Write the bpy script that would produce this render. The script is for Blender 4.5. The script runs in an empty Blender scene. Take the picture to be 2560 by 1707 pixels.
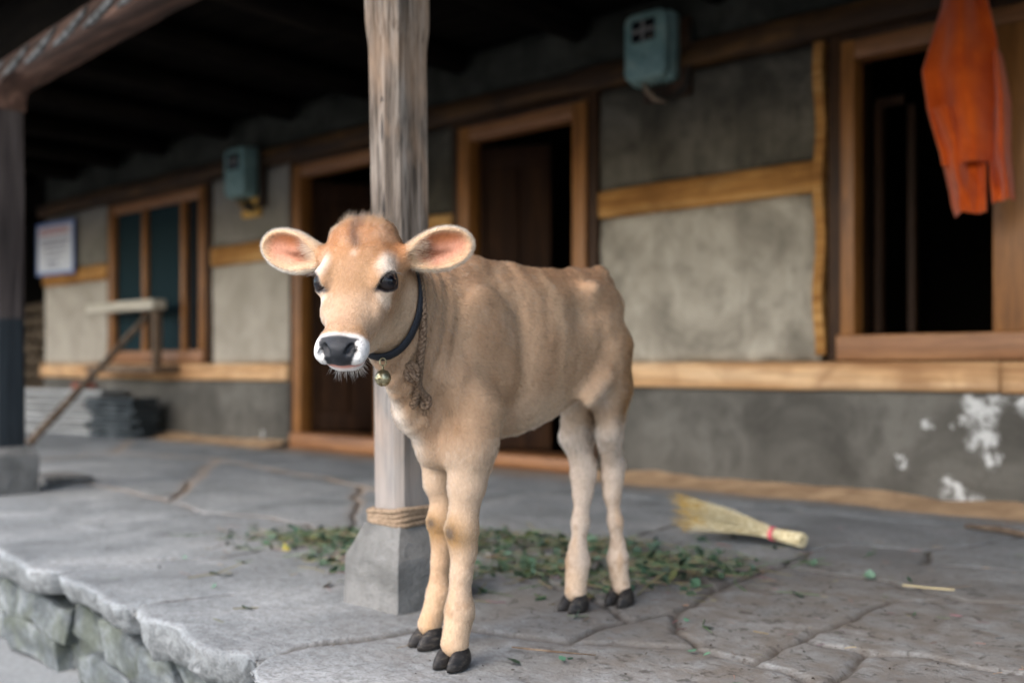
import bpy, bmesh, math, random
import numpy as np
from mathutils import Vector, Matrix
random.seed(7); rng = np.random.default_rng(7)
SC = bpy.context.scene
COL = SC.collection

# ------------------------------------------------------------------ camera, sky, sun, exposure
YAW = math.radians(41.8)
cd = bpy.data.cameras.new('camera'); cam = bpy.data.objects.new('camera', cd); COL.objects.link(cam)
cam.location = (0, 0, 0.55); cam.rotation_euler = (math.radians(90), 0, YAW)
cd.sensor_width = 36; cd.lens = 35.0; cd.shift_y = 25.0/1024; cd.clip_start = 0.05; cd.clip_end = 500
cd.dof.use_dof = True; cd.dof.focus_distance = 1.60; cd.dof.aperture_fstop = 2.0
SC.camera = cam
FW = np.array([-math.sin(YAW), math.cos(YAW), 0.0]); RT = np.array([math.cos(YAW), math.sin(YAW), 0.0])

w = bpy.data.worlds.new('World'); SC.world = w; w.use_nodes = True
nt = w.node_tree; bg = nt.nodes['Background']
sky = nt.nodes.new('ShaderNodeTexSky'); sky.sky_type = 'NISHITA'; sky.sun_disc = False
SUN_EL, SUN_AZ = math.radians(44), math.radians(180)      # azimuth clockwise from +Y: light comes from the yard, a little from the left
sky.sun_elevation = SUN_EL; sky.sun_rotation = SUN_AZ
sky.air_density = 1.0; sky.dust_density = 2.4; sky.ozone_density = 1.0
nt.links.new(sky.outputs[0], bg.inputs[0]); bg.inputs[1].default_value = 0.15
sd = bpy.data.lights.new('sun', 'SUN'); sd.energy = 0.5; sd.angle = math.radians(75); sd.color = (1.0, 0.965, 0.91)
sun = bpy.data.objects.new('sun', sd); COL.objects.link(sun)
dv = Vector((math.sin(SUN_AZ)*math.cos(SUN_EL), math.cos(SUN_AZ)*math.cos(SUN_EL), math.sin(SUN_EL)))
sun.rotation_euler = dv.to_track_quat('Z', 'Y').to_euler(); sun.location = (0, -6, 8)
SC.view_settings.view_transform = 'Standard'; SC.view_settings.look = 'None'
SC.view_settings.exposure = 1.95; SC.view_settings.gamma = 1.0
SC.cycles.max_bounces = 6; SC.cycles.diffuse_bounces = 2; SC.cycles.use_denoising = True
SC.cycles.sample_clamp_indirect = 5

# ------------------------------------------------------------------ helpers
def vnoise(p, seed=0):
    """value noise, p (N,3) -> (N,) in -1..1"""
    p = np.asarray(p, dtype=np.float64); i = np.floor(p).astype(np.int64); f = p-i; f = f*f*(3-2*f)
    def h(a, b, c):
        n = (a*73856093) ^ (b*19349663) ^ (c*83492791) ^ (seed*2654435761 % 4294967291)
        n = (n ^ (n >> 13)) * 1274126177 & 0x7fffffff
        n = (n ^ (n >> 16)) & 0xffff
        return n/32767.5-1
    r = 0
    for dx in (0, 1):
        for dy in (0, 1):
            for dz in (0, 1):
                wgt = (f[:, 0] if dx else 1-f[:, 0])*(f[:, 1] if dy else 1-f[:, 1])*(f[:, 2] if dz else 1-f[:, 2])
                r = r + wgt*h(i[:, 0]+dx, i[:, 1]+dy, i[:, 2]+dz)
    return r
def fbm(p, seed=0, octv=3):
    p = np.asarray(p, float); r = 0; a = 1; t = 0
    for k in range(octv):
        r = r + a*vnoise(p*2**k, seed+k*11); t += a; a *= .5
    return r/t
def sstep(a, b, x):
    t = np.clip((np.asarray(x, float)-a)/(b-a), 0, 1); return t*t*(3-2*t)

def props(o, label=None, cat=None, group=None, kind=None):
    if label: o['label'] = label
    if cat: o['category'] = cat
    if group: o['group'] = group
    if kind: o['kind'] = kind
    return o
def thing(name, loc, label, cat, group=None):
    o = bpy.data.objects.new(name, None); COL.objects.link(o); o.location = loc; o.empty_display_size = .05
    return props(o, label, cat, group)
def org(o):
    p = Vector((0, 0, 0))
    while o is not None:
        p += Vector(o.location); o = o.parent
    return p
def mesh_obj(name, verts, faces, mat, parent=None, smooth=True, loc=None):
    """verts in world coordinates; the object's origin is at loc (or at its parent)"""
    v = np.asarray(verts, float)
    po = org(parent) if parent else Vector((0, 0, 0))
    lo = Vector(loc) if loc is not None else po
    v = v-np.array(lo)
    me = bpy.data.meshes.new(name); me.from_pydata(v.tolist(), [], [tuple(int(i) for i in f) for f in faces]); me.update()
    if smooth: me.polygons.foreach_set('use_smooth', [True]*len(me.polygons))
    if mat: me.materials.append(mat)
    o = bpy.data.objects.new(name, me); COL.objects.link(o)
    if parent: o.parent = parent
    o.location = lo-po
    return o
class MB:
    """collects shapes into one mesh, world coordinates"""
    def __init__(s): s.v = []; s.f = []
    def add(s, v, f):
        n = len(s.v); s.v += [tuple(map(float, q)) for q in v]; s.f += [tuple(i+n for i in q) for q in f]; return s
    def box(s, a, b, R=None, c=None, jit=0):
        x0, y0, z0 = a; x1, y1, z1 = b
        v = [(x, y, z) for z in (z0, z1) for x, y in ((x0, y0), (x1, y0), (x1, y1), (x0, y1))]
        if jit: v = [tuple(q+random.uniform(-jit, jit) for q in p) for p in v]
        if R is not None: v = [tuple(R @ Vector(p) + Vector(c)) for p in v]
        return s.add(v, [(3, 2, 1, 0), (4, 5, 6, 7), (0, 1, 5, 4), (1, 2, 6, 5), (2, 3, 7, 6), (3, 0, 4, 7)])
    def tube(s, pts, rad, n=10, caps=True):
        P = [Vector(p) for p in pts]; m = len(P)
        R = rad if hasattr(rad, '__len__') else [rad]*m
        T = [(P[min(i+1, m-1)]-P[max(i-1, 0)]).normalized() for i in range(m)]
        u = T[0].orthogonal().normalized(); v = []; f = []
        for i in range(m):
            u = (u-T[i]*u.dot(T[i])).normalized(); wv = T[i].cross(u)
            for k in range(n):
                a = 2*math.pi*k/n; v.append(P[i]+(u*math.cos(a)+wv*math.sin(a))*R[i])
        for i in range(m-1):
            for k in range(n):
                f.append((i*n+k, i*n+(k+1) % n, (i+1)*n+(k+1) % n, (i+1)*n+k))
        if caps: f += [tuple(range(n-1, -1, -1)), tuple((m-1)*n+k for k in range(n))]
        return s.add(v, f)
    def build(s, name, mat, parent=None, bevel=0, smooth=False, seg=2, loc=None):
        o = mesh_obj(name, s.v, s.f, mat, parent, smooth, loc)
        if bevel:
            m = o.modifiers.new('bevel', 'BEVEL'); m.width = bevel; m.segments = seg; m.limit_method = 'ANGLE'; m.angle_limit = math.radians(40)
            m.harden_normals = False
            o.data.polygons.foreach_set('use_smooth', [True]*len(o.data.polygons))
        return o
def gridmesh(P):
    """P (n,m,3) -> verts, faces"""
    n, m, _ = P.shape
    i, j = np.meshgrid(np.arange(n-1), np.arange(m-1), indexing='ij'); a = (i*m+j).ravel()
    return P.reshape(-1, 3), np.stack([a, a+m, a+m+1, a+1], 1)
def lumpy(a, b, step=.03, amp=.004, seed=0, round_=.3, freq=8, taper=None):
    """box from a to b as a dense rounded, rough block (world coordinates)"""
    a = np.array(a, float); b = np.array(b, float); c = (a+b)/2; h = (b-a)/2
    bm = bmesh.new(); bmesh.ops.create_cube(bm, size=2)
    for v in bm.verts: v.co = Vector(tuple(np.array(v.co)*h))
    r = min(h)*round_
    bmesh.ops.bevel(bm, geom=bm.edges[:], offset=r, segments=2, affect='EDGES', profile=.6)
    for _ in range(8):
        es = [e for e in bm.edges if e.calc_length() > step*1.6]
        if not es: break
        bmesh.ops.subdivide_edges(bm, edges=es, cuts=1, use_grid_fill=True)
        if len(bm.verts) > 30000: break
    bmesh.ops.triangulate(bm, faces=bm.faces[:])
    bm.normal_update()
    V = np.array([v.co[:] for v in bm.verts]); Nn = np.array([v.normal[:] for v in bm.verts]); F = [[v.index for v in f.verts] for f in bm.faces]
    bm.free()
    if taper: V = taper(V)
    W = V+c
    V = V+Nn*(fbm(W*freq, seed)*amp)[:, None]+Nn*(fbm(W*freq*4, seed+5)*amp*.35)[:, None]
    return V+c, F

class NT:
    def __init__(s, name):
        s.m = bpy.data.materials.new(name); s.m.use_nodes = True; s.t = s.m.node_tree
        s.b = s.t.nodes['Principled BSDF']; s.geo = s.t.nodes.new('ShaderNodeNewGeometry')
    def n(s, ty, **kw):
        o = s.t.nodes.new(ty)
        for k, v in kw.items(): setattr(o, k, v)
        return o
    def put(s, inp, v):
        if isinstance(v, bpy.types.NodeSocket): s.t.links.new(v, inp)
        elif isinstance(v, (tuple, list)) and len(v) == 3 and inp.type == 'RGBA': inp.default_value = (*v, 1)
        else: inp.default_value = v
    def pos(s, scale=(1, 1, 1)):
        m = s.n('ShaderNodeMapping'); s.t.links.new(s.geo.outputs['Position'], m.inputs[0]); m.inputs['Scale'].default_value = scale; return m.outputs[0]
    def noise(s, sc, det=4, vec=None, dist=0, rough=.55):
        o = s.n('ShaderNodeTexNoise'); s.put(o.inputs['Vector'], vec if vec is not None else s.geo.outputs['Position'])
        o.inputs['Scale'].default_value = sc; o.inputs['Detail'].default_value = det; o.inputs['Distortion'].default_value = dist; o.inputs['Roughness'].default_value = rough
        return o.outputs['Fac']
    def ramp(s, fac, stops, mode='LINEAR'):
        o = s.n('ShaderNodeValToRGB'); o.color_ramp.interpolation = mode; s.put(o.inputs[0], fac)
        e = o.color_ramp.elements
        while len(e) < len(stops): e.new(.5)
        for k, (p, c) in enumerate(stops):
            e[k].position = p; e[k].color = (*c, 1) if hasattr(c, '__len__') else (c, c, c, 1)
        return o.outputs[0]
    def mix(s, fac, a, b, mode='MIX'):
        o = s.n('ShaderNodeMix', data_type='RGBA', blend_type=mode); s.put(o.inputs[0], fac); s.put(o.inputs[6], a); s.put(o.inputs[7], b); return o.outputs[2]
    def math(s, op, a, b=0.0, c=None):
        o = s.n('ShaderNodeMath', operation=op); s.put(o.inputs[0], a); s.put(o.inputs[1], b)
        if c is not None: s.put(o.inputs[2], c)
        return o.outputs[0]
    def bump(s, h, dist=.002, strength=1.0, prev=None):
        o = s.n('ShaderNodeBump'); s.put(o.inputs['Height'], h); o.inputs['Distance'].default_value = dist; o.inputs['Strength'].default_value = strength
        if prev is not None: s.t.links.new(prev, o.inputs['Normal'])
        return o.outputs[0]
    def done(s, col, rough=.8, normal=None, spec=.3, metal=0):
        s.put(s.b.inputs['Base Color'], col); s.put(s.b.inputs['Roughness'], rough); s.put(s.b.inputs['Specular IOR Level'], spec); s.put(s.b.inputs['Metallic'], metal)
        if normal is not None: s.t.links.new(normal, s.b.inputs['Normal'])
        return s.m
def blobs(N_, pts, warp=.15, wscale=11, sharp=.5):
    """mask of irregular patches round world points [(x,y,z,r)]"""
    wn = N_.n('ShaderNodeTexNoise'); N_.put(wn.inputs['Vector'], N_.geo.outputs['Position']); wn.inputs['Scale'].default_value = wscale; wn.inputs['Detail'].default_value = 5; wn.inputs['Roughness'].default_value = .65
    vm = N_.n('ShaderNodeVectorMath', operation='MULTIPLY_ADD'); N_.put(vm.inputs[0], wn.outputs['Color']); vm.inputs[1].default_value = (warp,)*3; N_.put(vm.inputs[2], N_.geo.outputs['Position'])
    out = None
    for x, y, z, r in pts:
        d = N_.n('ShaderNodeVectorMath', operation='DISTANCE'); N_.put(d.inputs[0], vm.outputs[0]); d.inputs[1].default_value = (x+warp*.5, y+warp*.5, z+warp*.5)
        q = N_.math('DIVIDE', d.outputs['Value'], r); out = q if out is None else N_.math('MINIMUM', out, q)
    return N_.math('MULTIPLY', N_.ramp(out, [(max(0, 1-sharp), 1.0), (1.0, 0.0)]), N_.ramp(N_.noise(26, 6, None, .6, .7), [(.43, .1), (.52, 1.0)]))
def wood(name, dark, mid, light, axis='x', sc=26, rough=.75, bump=.0015, blotch=.5, spec=.25, seed=0):
    N_ = NT(name); st = {'x': (.07, 1, 1), 'y': (1, .07, 1), 'z': (1, 1, .07)}[axis]
    v = N_.pos(st); g = N_.noise(sc, 6, v, .4, .62); g2 = N_.noise(sc*5, 3, v, 0, .6); bl = N_.noise(3.1+seed*.7, 4, None, .6)
    c = N_.ramp(g, [(.32, dark), (.5, mid), (.68, light)])
    c = N_.mix(N_.ramp(g2, [(.35, .35), (.6, 0.0)]), c, tuple(q*.55 for q in dark))
    c = N_.mix(N_.ramp(bl, [(.42, 0.0), (.66, blotch)]), c, tuple(q*.8 for q in dark))
    h = N_.math('ADD', g, N_.math('MULTIPLY', g2, .5))
    return N_.done(c, rough, N_.bump(h, bump), spec)
def plaster(name, dark, mid, light, patches=(), pcol=(.6, .58, .55), rough=.92, scale=2.2, stains=.5, bump=.004):
    N_ = NT(name); a = N_.noise(scale, 8, None, .8, .62); b = N_.noise(scale*5, 5, None, .3); f = N_.noise(90, 3)
    c = N_.ramp(a, [(.36, dark), (.5, mid), (.64, light)])
    v_ = N_.noise(3.0, 6, N_.pos((2.2, 1, .35)), .5, .65); c = N_.mix(N_.ramp(v_, [(.50, 0.0), (.64, stains*.8)]), c, dark)
    c = N_.mix(N_.ramp(b, [(.5, 0.0), (.68, stains)]), c, tuple(q*.6 for q in dark))
    c = N_.mix(N_.ramp(f, [(.4, .18), (.6, 0.0)]), c, dark)
    if patches: c = N_.mix(blobs(N_, patches), c, pcol)
    h = N_.math('ADD', b, N_.math('MULTIPLY', f, .3))
    return N_.done(c, rough, N_.bump(h, bump), .15)

# ------------------------------------------------------------------ materials of the setting
M_soot = wood('sooty_wood', (.004, .0035, .003), (.009, .007, .006), (.020, .016, .012), 'y', 14, .95, spec=.05)
M_sootx = wood('sooty_wood_beam', (.003, .0025, .002), (.005, .004, .0035), (.010, .008, .006), 'x', 14, .95, spec=.05)
M_band = wood('yellow_timber', (.20, .08, .015), (.42, .195, .05), (.62, .36, .13), 'x', 15, .8, .003, .7)
M_lowb = wood('pale_timber', (.34, .165, .07), (.62, .37, .18), (.78, .53, .31), 'x', 15, .75, .003, .6, seed=1)
M_lint = wood('brown_lintel_timber', (.018, .009, .004), (.055, .025, .008), (.13, .06, .015), 'x', 20, .7, .002, .6, seed=2)
M_frame = wood('varnished_frame_wood', (.14, .053, .011), (.28, .108, .022), (.38, .16, .04), 'z', 30, .5, .0008, .3, .5)
M_framex = wood('varnished_rail_wood', (.16, .062, .018), (.28, .115, .038), (.37, .17, .065), 'x', 30, .5, .0008, .3, .5)
M_jamb = wood('dark_jamb_wood', (.02, .009, .004), (.045, .02, .008), (.08, .036, .013), 'z', 26, .6, .001, .4)
M_leaf = wood('door_leaf_wood', (.014, .006, .003), (.024, .010, .004), (.05, .022, .009), 'z', 24, .7, .001, .4, .08)
M_grey = wood('weathered_post_wood', (.20, .165, .14), (.35, .31, .275), (.50, .455, .41), 'z', 34, .85, .003, .3, .15)
M_dkpost = wood('dark_post_wood', (.05, .04, .038), (.10, .085, .08), (.17, .15, .14), 'z', 24, .8, .003, .4)
M_carve = wood('carved_beam_wood', (.03, .02, .016), (.13, .07, .05), (.30, .17, .12), 'x', 18, .8, .003, .5)
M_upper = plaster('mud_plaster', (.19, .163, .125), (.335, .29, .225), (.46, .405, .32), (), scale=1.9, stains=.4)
M_smoky_shade = plaster('smoky_shaded_mud_plaster', (.04, .036, .026), (.078, .068, .05), (.14, .123, .094), (), scale=1.7, stains=.5)  # upper panels: partly smoke stain, partly the porch shade put into the colour
M_left = plaster('smooth_mud_plaster', (.31, .27, .21), (.38, .33, .265), (.45, .395, .32), (), scale=1.6, stains=.25)
Y0 = 4.03
M_plinth = plaster('grey_plinth_plaster', (.07, .064, .054), (.108, .099, .084), (.152, .14, .12),
    [(-1.19, Y0, .37, .075), (-1.20, Y0, .27, .06), (-1.13, Y0, .43, .06), (-1.16, Y0, .20, .045), (-1.22, Y0, .40, .05), (-1.02, Y0, .42, .07), (-1.26, Y0, .33, .03), (-1.50, Y0, .175, .038), (-1.39, Y0, .31, .028), (-1.30, Y0, .06, .06), (-1.24, Y0, .02, .06), (-1.33, Y0, .11, .035), (-5.93, Y0, .08, .04), (-.8, Y0, .3, .09)],
    (.50, .49, .465), scale=2.4, stains=.3)
M_strip_shade = plaster('sooty_shaded_plaster', (.018, .018, .014), (.034, .034, .027), (.055, .054, .043), (), scale=1.7, stains=.5)  # strip above the lintel: shade under the ceiling painted into sooty plaster
M_left_shade = plaster('shaded_mud_plaster', (.13, .12, .095), (.185, .168, .135), (.24, .215, .18), (), scale=1.6, stains=.3)  # darker copy of the left plaster, upper wall shade mixed into its colour
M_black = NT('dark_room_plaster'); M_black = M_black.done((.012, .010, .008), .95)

# ------------------------------------------------------------------ ground: yard, porch floor
JOINTS = [[(-2.692, 1.205), (-2.663, 1.351), (-2.63, 1.464), (-2.559, 1.58), (-2.541, 1.724), (-2.526, 1.865)], [(-2.19, 1.137), (-2.16, 1.234), (-2.12, 1.36)], [(-1.63, 1.107), (-1.618, 1.145), (-1.616, 1.212), (-1.59, 1.278), (-1.58, 1.304), (-1.548, 1.409), (-1.444, 1.511), (-1.256, 1.568), (-1.05, 1.705)], [(-3.576, 1.372), (-3.475, 1.538), (-3.44, 1.688), (-3.349, 1.865), (-3.361, 2.029)], [(-5.184, 2.273), (-4.685, 2.148), (-4.166, 2.149), (-3.716, 2.082), (-3.361, 2.029), (-3.117, 2.115), (-2.861, 2.1), (-2.592, 2.017)], [(-5.259, 3.247), (-4.302, 3.062), (-3.973, 3.058), (-3.553, 2.931), (-3.29, 2.892)], [(-1.05, 1.705), (-0.971, 1.696), (-0.899, 1.691), (-0.892, 1.728), (-0.907, 1.793), (-0.903, 1.87), (-0.904, 1.912), (-0.894, 2.07), (-0.905, 2.214), (-0.878, 2.35), (-0.767, 2.45)], [(-0.904, 1.912), (-0.777, 1.889), (-0.762, 1.863), (-0.668, 1.947), (-0.604, 1.93), (-0.503, 1.933), (-0.395, 1.899)], [(-0.895, 1.684), (-0.827, 1.678), (-0.769, 1.645), (-0.678, 1.505)], [(-0.777, 1.889), (-0.75, 1.778), (-0.753, 1.673)], [(-1.218, 1.929), (-1.28, 2.183), (-1.275, 2.374), (-1.267, 2.558), (-1.318, 2.818), (-1.256, 2.99), (-1.042, 3.036), (-0.981, 3.236), (-0.949, 3.346), (-0.876, 3.608)], [(-1.042, 3.036), (-0.98, 2.855), (-0.755, 2.899), (-0.617, 2.969)], [(-1.267, 2.558), (-0.985, 2.548), (-0.767, 2.45), (-0.65, 2.497), (-0.529, 2.545)], [(-1.819, 2.569), (-1.849, 2.761), (-1.903, 3.13)], [(-2.825, 2.93), (-2.723, 3.399), (-2.202, 3.487), (-1.797, 3.597), (-1.434, 3.55), (-0.952, 3.657)], [(-1.218, 1.929), (-1.05, 1.705)], [(-1.218, 1.929), (-1.261, 1.786), (-1.256, 1.568)], [(-2.339, 2.243), (-1.804, 2.061), (-1.261, 1.786)], [(-1.819, 2.569), (-1.28, 2.183)], [(-5.947, 2.378), (-6.091, 3.021), (-5.259, 3.247)], [(-6.091, 3.021), (-7.074, 3.643)], [(-3.553, 2.931), (-2.55, 2.055)], [(-5.259, 3.247), (-3.716, 2.082)],
    [(-.678, 1.505), (-.62, 1.1), (-.6, .8)], [(-.529, 2.545), (.2, 2.6), (1.2, 2.5)], [(-.395, 1.899), (.3, 1.8), (1.3, 1.9)], [(.2, 2.6), (.3, 1.8), (.2, .8)], [(-7, 1.2), (-6.8, 2.3), (-5.9, 2.4)], [(-8.6, 1.2), (-8.5, 2.4), (-6.8, 2.3)], [(-8.5, 2.4), (-8.7, 4.0)], [(.2, 2.6), (.1, 4.1)]]
EDGE = [(-14, 1.25), (-8, 1.3), (-6, 1.24), (-4.7, 1.22), (-4.66, 1.25), (-3.58, 1.28), (-3.54, 1.22), (-3.142, 1.206), (-3.028, 1.187), (-2.853, 1.164), (-2.776, 1.145), (-2.72, 1.156), (-2.69, 1.19), (-2.672, 1.20), (-2.646, 1.155), (-2.412, 1.144), (-2.336, 1.124), (-2.233, 1.11), (-2.20, 1.13), (-2.18, 1.145), (-2.14, 1.115), (-2.041, 1.089), (-1.979, 1.095), (-1.911, 1.089), (-1.853, 1.073), (-1.72, 1.049), (-1.66, 1.075), (-1.625, 1.105), (-1.595, 1.075), (-1.574, 1.048), (-1.521, 1.019), (-1.423, 0.98), (-1.293, 0.955), (-1.155, 0.931), (-.7, .92), (-.6, .95), (0.4, .9), (3.5, .92)]
EX = np.array([e[0] for e in EDGE]); EY = np.array([e[1] for e in EDGE])
def segdist(P, lines):
    best = np.full(len(P), 9.0)
    for l in lines:
        for a, b in zip(l[:-1], l[1:]):
            a = np.array(a); b = np.array(b); ab = b-a; t = np.clip(((P-a)@ab)/(ab@ab), 0, 1)
            best = np.minimum(best, np.linalg.norm(P-a-t[:, None]*ab, axis=1))
    return best
xs = np.concatenate([np.arange(-13, -4.3, .045), np.arange(-4.3, .3, .0085), np.arange(.3, 3.4, .05)])
tt = np.linspace(0, 1, 400)**1.15
X, T = np.meshgrid(xs, tt, indexing='ij')
E0 = np.interp(X, EX, EY); E0 = E0+.008*vnoise(np.stack([X.ravel()*14, X.ravel()*0, X.ravel()*0], 1), 3).reshape(X.shape)
Yg = E0*(1-T)+4.3*T
P2 = np.stack([X.ravel(), Yg.ravel()], 1)
p3 = np.stack([P2[:, 0], P2[:, 1], P2[:, 0]*0], 1)
wob = np.stack([fbm(p3*7, 1, 3), fbm(p3*7, 2, 3)], 1)*.028+np.stack([vnoise(p3*45, 3), vnoise(p3*45, 4)], 1)*.0012
dj = segdist(P2+wob, JOINTS)
wj = .0050+.0036*fbm(p3*2.5, 9, 2)
wj = wj+.003*sstep(-2.2, -3.2, P2[:, 0])
dj = np.where(wj < .0026, dj+.005, dj)
Z = .0045*fbm(p3*2.2, 20, 3)+.0016*fbm(p3*16, 21, 3)+.0007*vnoise(p3*60, 22)
Z -= .014*np.exp(-(dj/np.maximum(wj, .0068))**2)*sstep(.002, .004, wj)+.0012*np.exp(-(dj/.03)**2)
ed = (Yg-E0).ravel(); Z -= .007*np.exp(-ed/.006)+(.03*np.exp(-ed/.03)*np.exp(-(np.min(np.abs(P2[:, 0][:, None]-np.array([-2.682, -2.19, -1.632, -3.56, -4.68])), 1)/.012)**2))
Pg = np.stack([X, Yg, Z.reshape(X.shape)], 2)
# the broken front edge of the slabs
sk = []
thick = .088+.02*vnoise(np.stack([xs*3, xs*0, xs*0], 1), 8)
gap = sum(.055*np.exp(-((xs-xj)/.014)**2) for xj in (-2.682, -2.19, -1.632, -3.56, -4.68, -.6))
for k, (f_, dy) in enumerate([(1.0, .03), (.92, .014), (.65, .004), (.38, -.001), (.13, -.001)]):
    z = -thick*f_; q = np.stack([xs*9, xs*0+k*.6, xs*0], 1)
    sk.append(np.stack([xs, E0[:, 0]+dy+gap*f_+.016*(1-2*np.abs(fbm(q*.8, 31)))*(k < 4)+.005*vnoise(q*5, 33), z+.006*vnoise(q*2, 34)], 1))
sk = np.stack(sk, 1); sk[:, 0, 1] += .03
Pfull = np.concatenate([sk, Pg], 1)
V, F = gridmesh(Pfull)
N_ = NT('flagstone'); at = N_.n('ShaderNodeVertexColor'); at.layer_name = 'mask'
sep = N_.n('ShaderNodeSeparateColor'); N_.put(sep.inputs[0], at.outputs[0])
a = N_.noise(3.2, 8, None, .7, .6); b = N_.noise(38, 6, N_.pos((1, 1.6, 1)), .4, .7); s_ = N_.noise(170, 3)
c = N_.ramp(a, [(.34, (.17, .188, .196)), (.5, (.285, .308, .317)), (.66, (.41, .43, .435))])
c = N_.mix(N_.ramp(b, [(.4, .5), (.56, 0.0)]), c, (.13, .13, .13))
c = N_.mix(N_.ramp(s_, [(.36, .5), (.47, 0.0), (.62, 0.0)]), c, (.07, .07, .072))
c = N_.mix(N_.ramp(s_, [(.60, 0.0), (.7, .25)]), c, (.5, .5, .48))
dirt = N_.noise(11, 6, None, .5, .65)
dm = N_.math('MULTIPLY', sep.outputs[1], N_.ramp(dirt, [(.34, .35), (.6, 1.0)]))
c = N_.mix(dm, c, (.15, .133, .116))
spk = N_.ramp(N_.noise(26, 4, None, .8, .7), [(.56, 0.0), (.63, 1.0)])
c = N_.mix(N_.math('MULTIPLY', N_.math('MULTIPLY', sep.outputs[1], spk), .7), c, (.04, .033, .027))
c = N_.mix(N_.math('MULTIPLY', sep.outputs[0], .92), c, (.055, .042, .032))
c = N_.mix(sep.outputs[2], c, N_.ramp(b, [(.4, (.34, .22, .13)), (.6, (.44, .30, .18))]))
c = N_.mix(1.0, c, N_.n('ShaderNodeCombineColor').outputs[0], 'MULTIPLY') if False else N_.mix(N_.ramp(N_.math('MULTIPLY', at.outputs['Alpha'], .5), [(.40, .30), (.58, 0.0)]), c, (.10, .10, .098))
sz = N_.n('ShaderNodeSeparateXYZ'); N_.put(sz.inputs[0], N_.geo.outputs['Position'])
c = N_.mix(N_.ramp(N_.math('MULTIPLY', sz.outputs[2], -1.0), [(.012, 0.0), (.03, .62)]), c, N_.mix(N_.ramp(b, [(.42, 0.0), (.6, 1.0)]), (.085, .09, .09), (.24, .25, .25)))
M_floor = N_.done(c, .82, N_.bump(N_.math('ADD', N_.math('MULTIPLY', b, 1.0), N_.math('MULTIPLY', s_, .35)), .0035), .3)
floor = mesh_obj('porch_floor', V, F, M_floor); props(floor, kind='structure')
mask = np.zeros((len(V), 4), np.float32); mask[:, 3] = 1
bar = (segdist(P2+wob, JOINTS) < .011).reshape(X.shape); lab = np.where(bar, -1, 0); nl = 0
nx_, ny_ = X.shape
for si in range(0, nx_, 6):
    for sj in range(0, ny_, 6):
        if lab[si, sj] != 0: continue
        nl += 1; stack = [(si, sj)]; lab[si, sj] = nl
        while stack:
            i, j = stack.pop()
            for a_, b_ in ((i+1, j), (i-1, j), (i, j+1), (i, j-1)):
                if 0 <= a_ < nx_ and 0 <= b_ < ny_ and lab[a_, b_] == 0: lab[a_, b_] = nl; stack.append((a_, b_))
for _ in range(6):
    m_ = lab < 1
    for sh_ in ((1, 0), (-1, 0), (0, 1), (0, -1)):
        r_ = np.roll(lab, sh_, (0, 1)); lab = np.where(m_ & (r_ > 0), r_, lab)
lab = np.maximum(lab, 0); rt_ = np.random.default_rng(3); tone = rt_.uniform(.80, 1.16, nl+1)[lab]; lift_ = rt_.uniform(-.0035, .0035, nl+1)[lab]
Zg = np.array([v.co.z for v in floor.data.vertices]).reshape(len(xs), -1); Zg[:, 5:] += lift_; co = V.copy(); co[:, 2] = Zg.ravel(); floor.data.vertices.foreach_set('co', co.ravel().astype(np.float32)); floor.data.update()
tf = np.concatenate([np.repeat(tone[:, :1], 5, 1), tone], 1).ravel(); mask[:, 3] = tf
djf = np.concatenate([np.full((len(xs), 5), .05), dj.reshape(X.shape)], 1).ravel()
mask[:, 0] = np.exp(-(djf/np.maximum(.0055, .0085+.004*fbm(V*3, 44)))**2)
Vx, Vy = V[:, 0], V[:, 1]
calf_dirt = .75*np.exp(-(((Vx+1.25)/.75)**2+((Vy-2.0)/.62)**2))+.35*np.exp(-(((Vx+.6)/.8)**2+((Vy-2.2)/.9)**2))+.5*np.exp(-(((Vx+2.4)/.5)**2+((Vy-2.1)/.4)**2))+.34*sstep(-2.3, -.4, Vx)
mask[:, 1] = np.clip(calf_dirt*(1+.5*fbm(V*2.5, 40)), 0, 1)
mask[:, 2] = np.clip(sstep(3.62, 4.0, Vy+.12*fbm(V*3, 41))*.85 + .55*np.exp(-(djf/.03)**2)*sstep(-2.6, -3.4, Vx)*sstep(1.9, 2.4, Vy), 0, 1)
ca = floor.data.color_attributes.new('mask', 'FLOAT_COLOR', 'POINT'); ca.data.foreach_set('color', mask.ravel())

N_ = NT('yard_concrete'); a = N_.noise(2.0, 8, None, .5); b = N_.noise(60, 4)
c = N_.ramp(a, [(.35, (.17, .18, .18)), (.65, (.26, .272, .27))]); c = N_.mix(N_.ramp(b, [(.4, .4), (.6, 0.0)]), c, (.15, .15, .15))
M_yard = N_.done(c, .9, N_.bump(b, .003), .2)
gx = np.concatenate([np.arange(-200, -6, 20), np.arange(-6, 3, .12), np.arange(3, 200, 20)]); gy = np.concatenate([np.arange(-200, -1, 20), np.arange(-1, 1.6, .12), np.array([2, 6, 30, 200])])
GX, GY = np.meshgrid(gx, gy, indexing='ij'); q = np.stack([GX.ravel(), GY.ravel(), GX.ravel()*0], 1)
GZ = (-.30+.012*fbm(q*2, 50)*(np.abs(q[:, 0]) < 7)).reshape(GX.shape)
V, F = gridmesh(np.stack([GX, GY, GZ], 2)); yard = mesh_obj('yard_ground', V, F, M_yard); props(yard, kind='structure')

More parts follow.
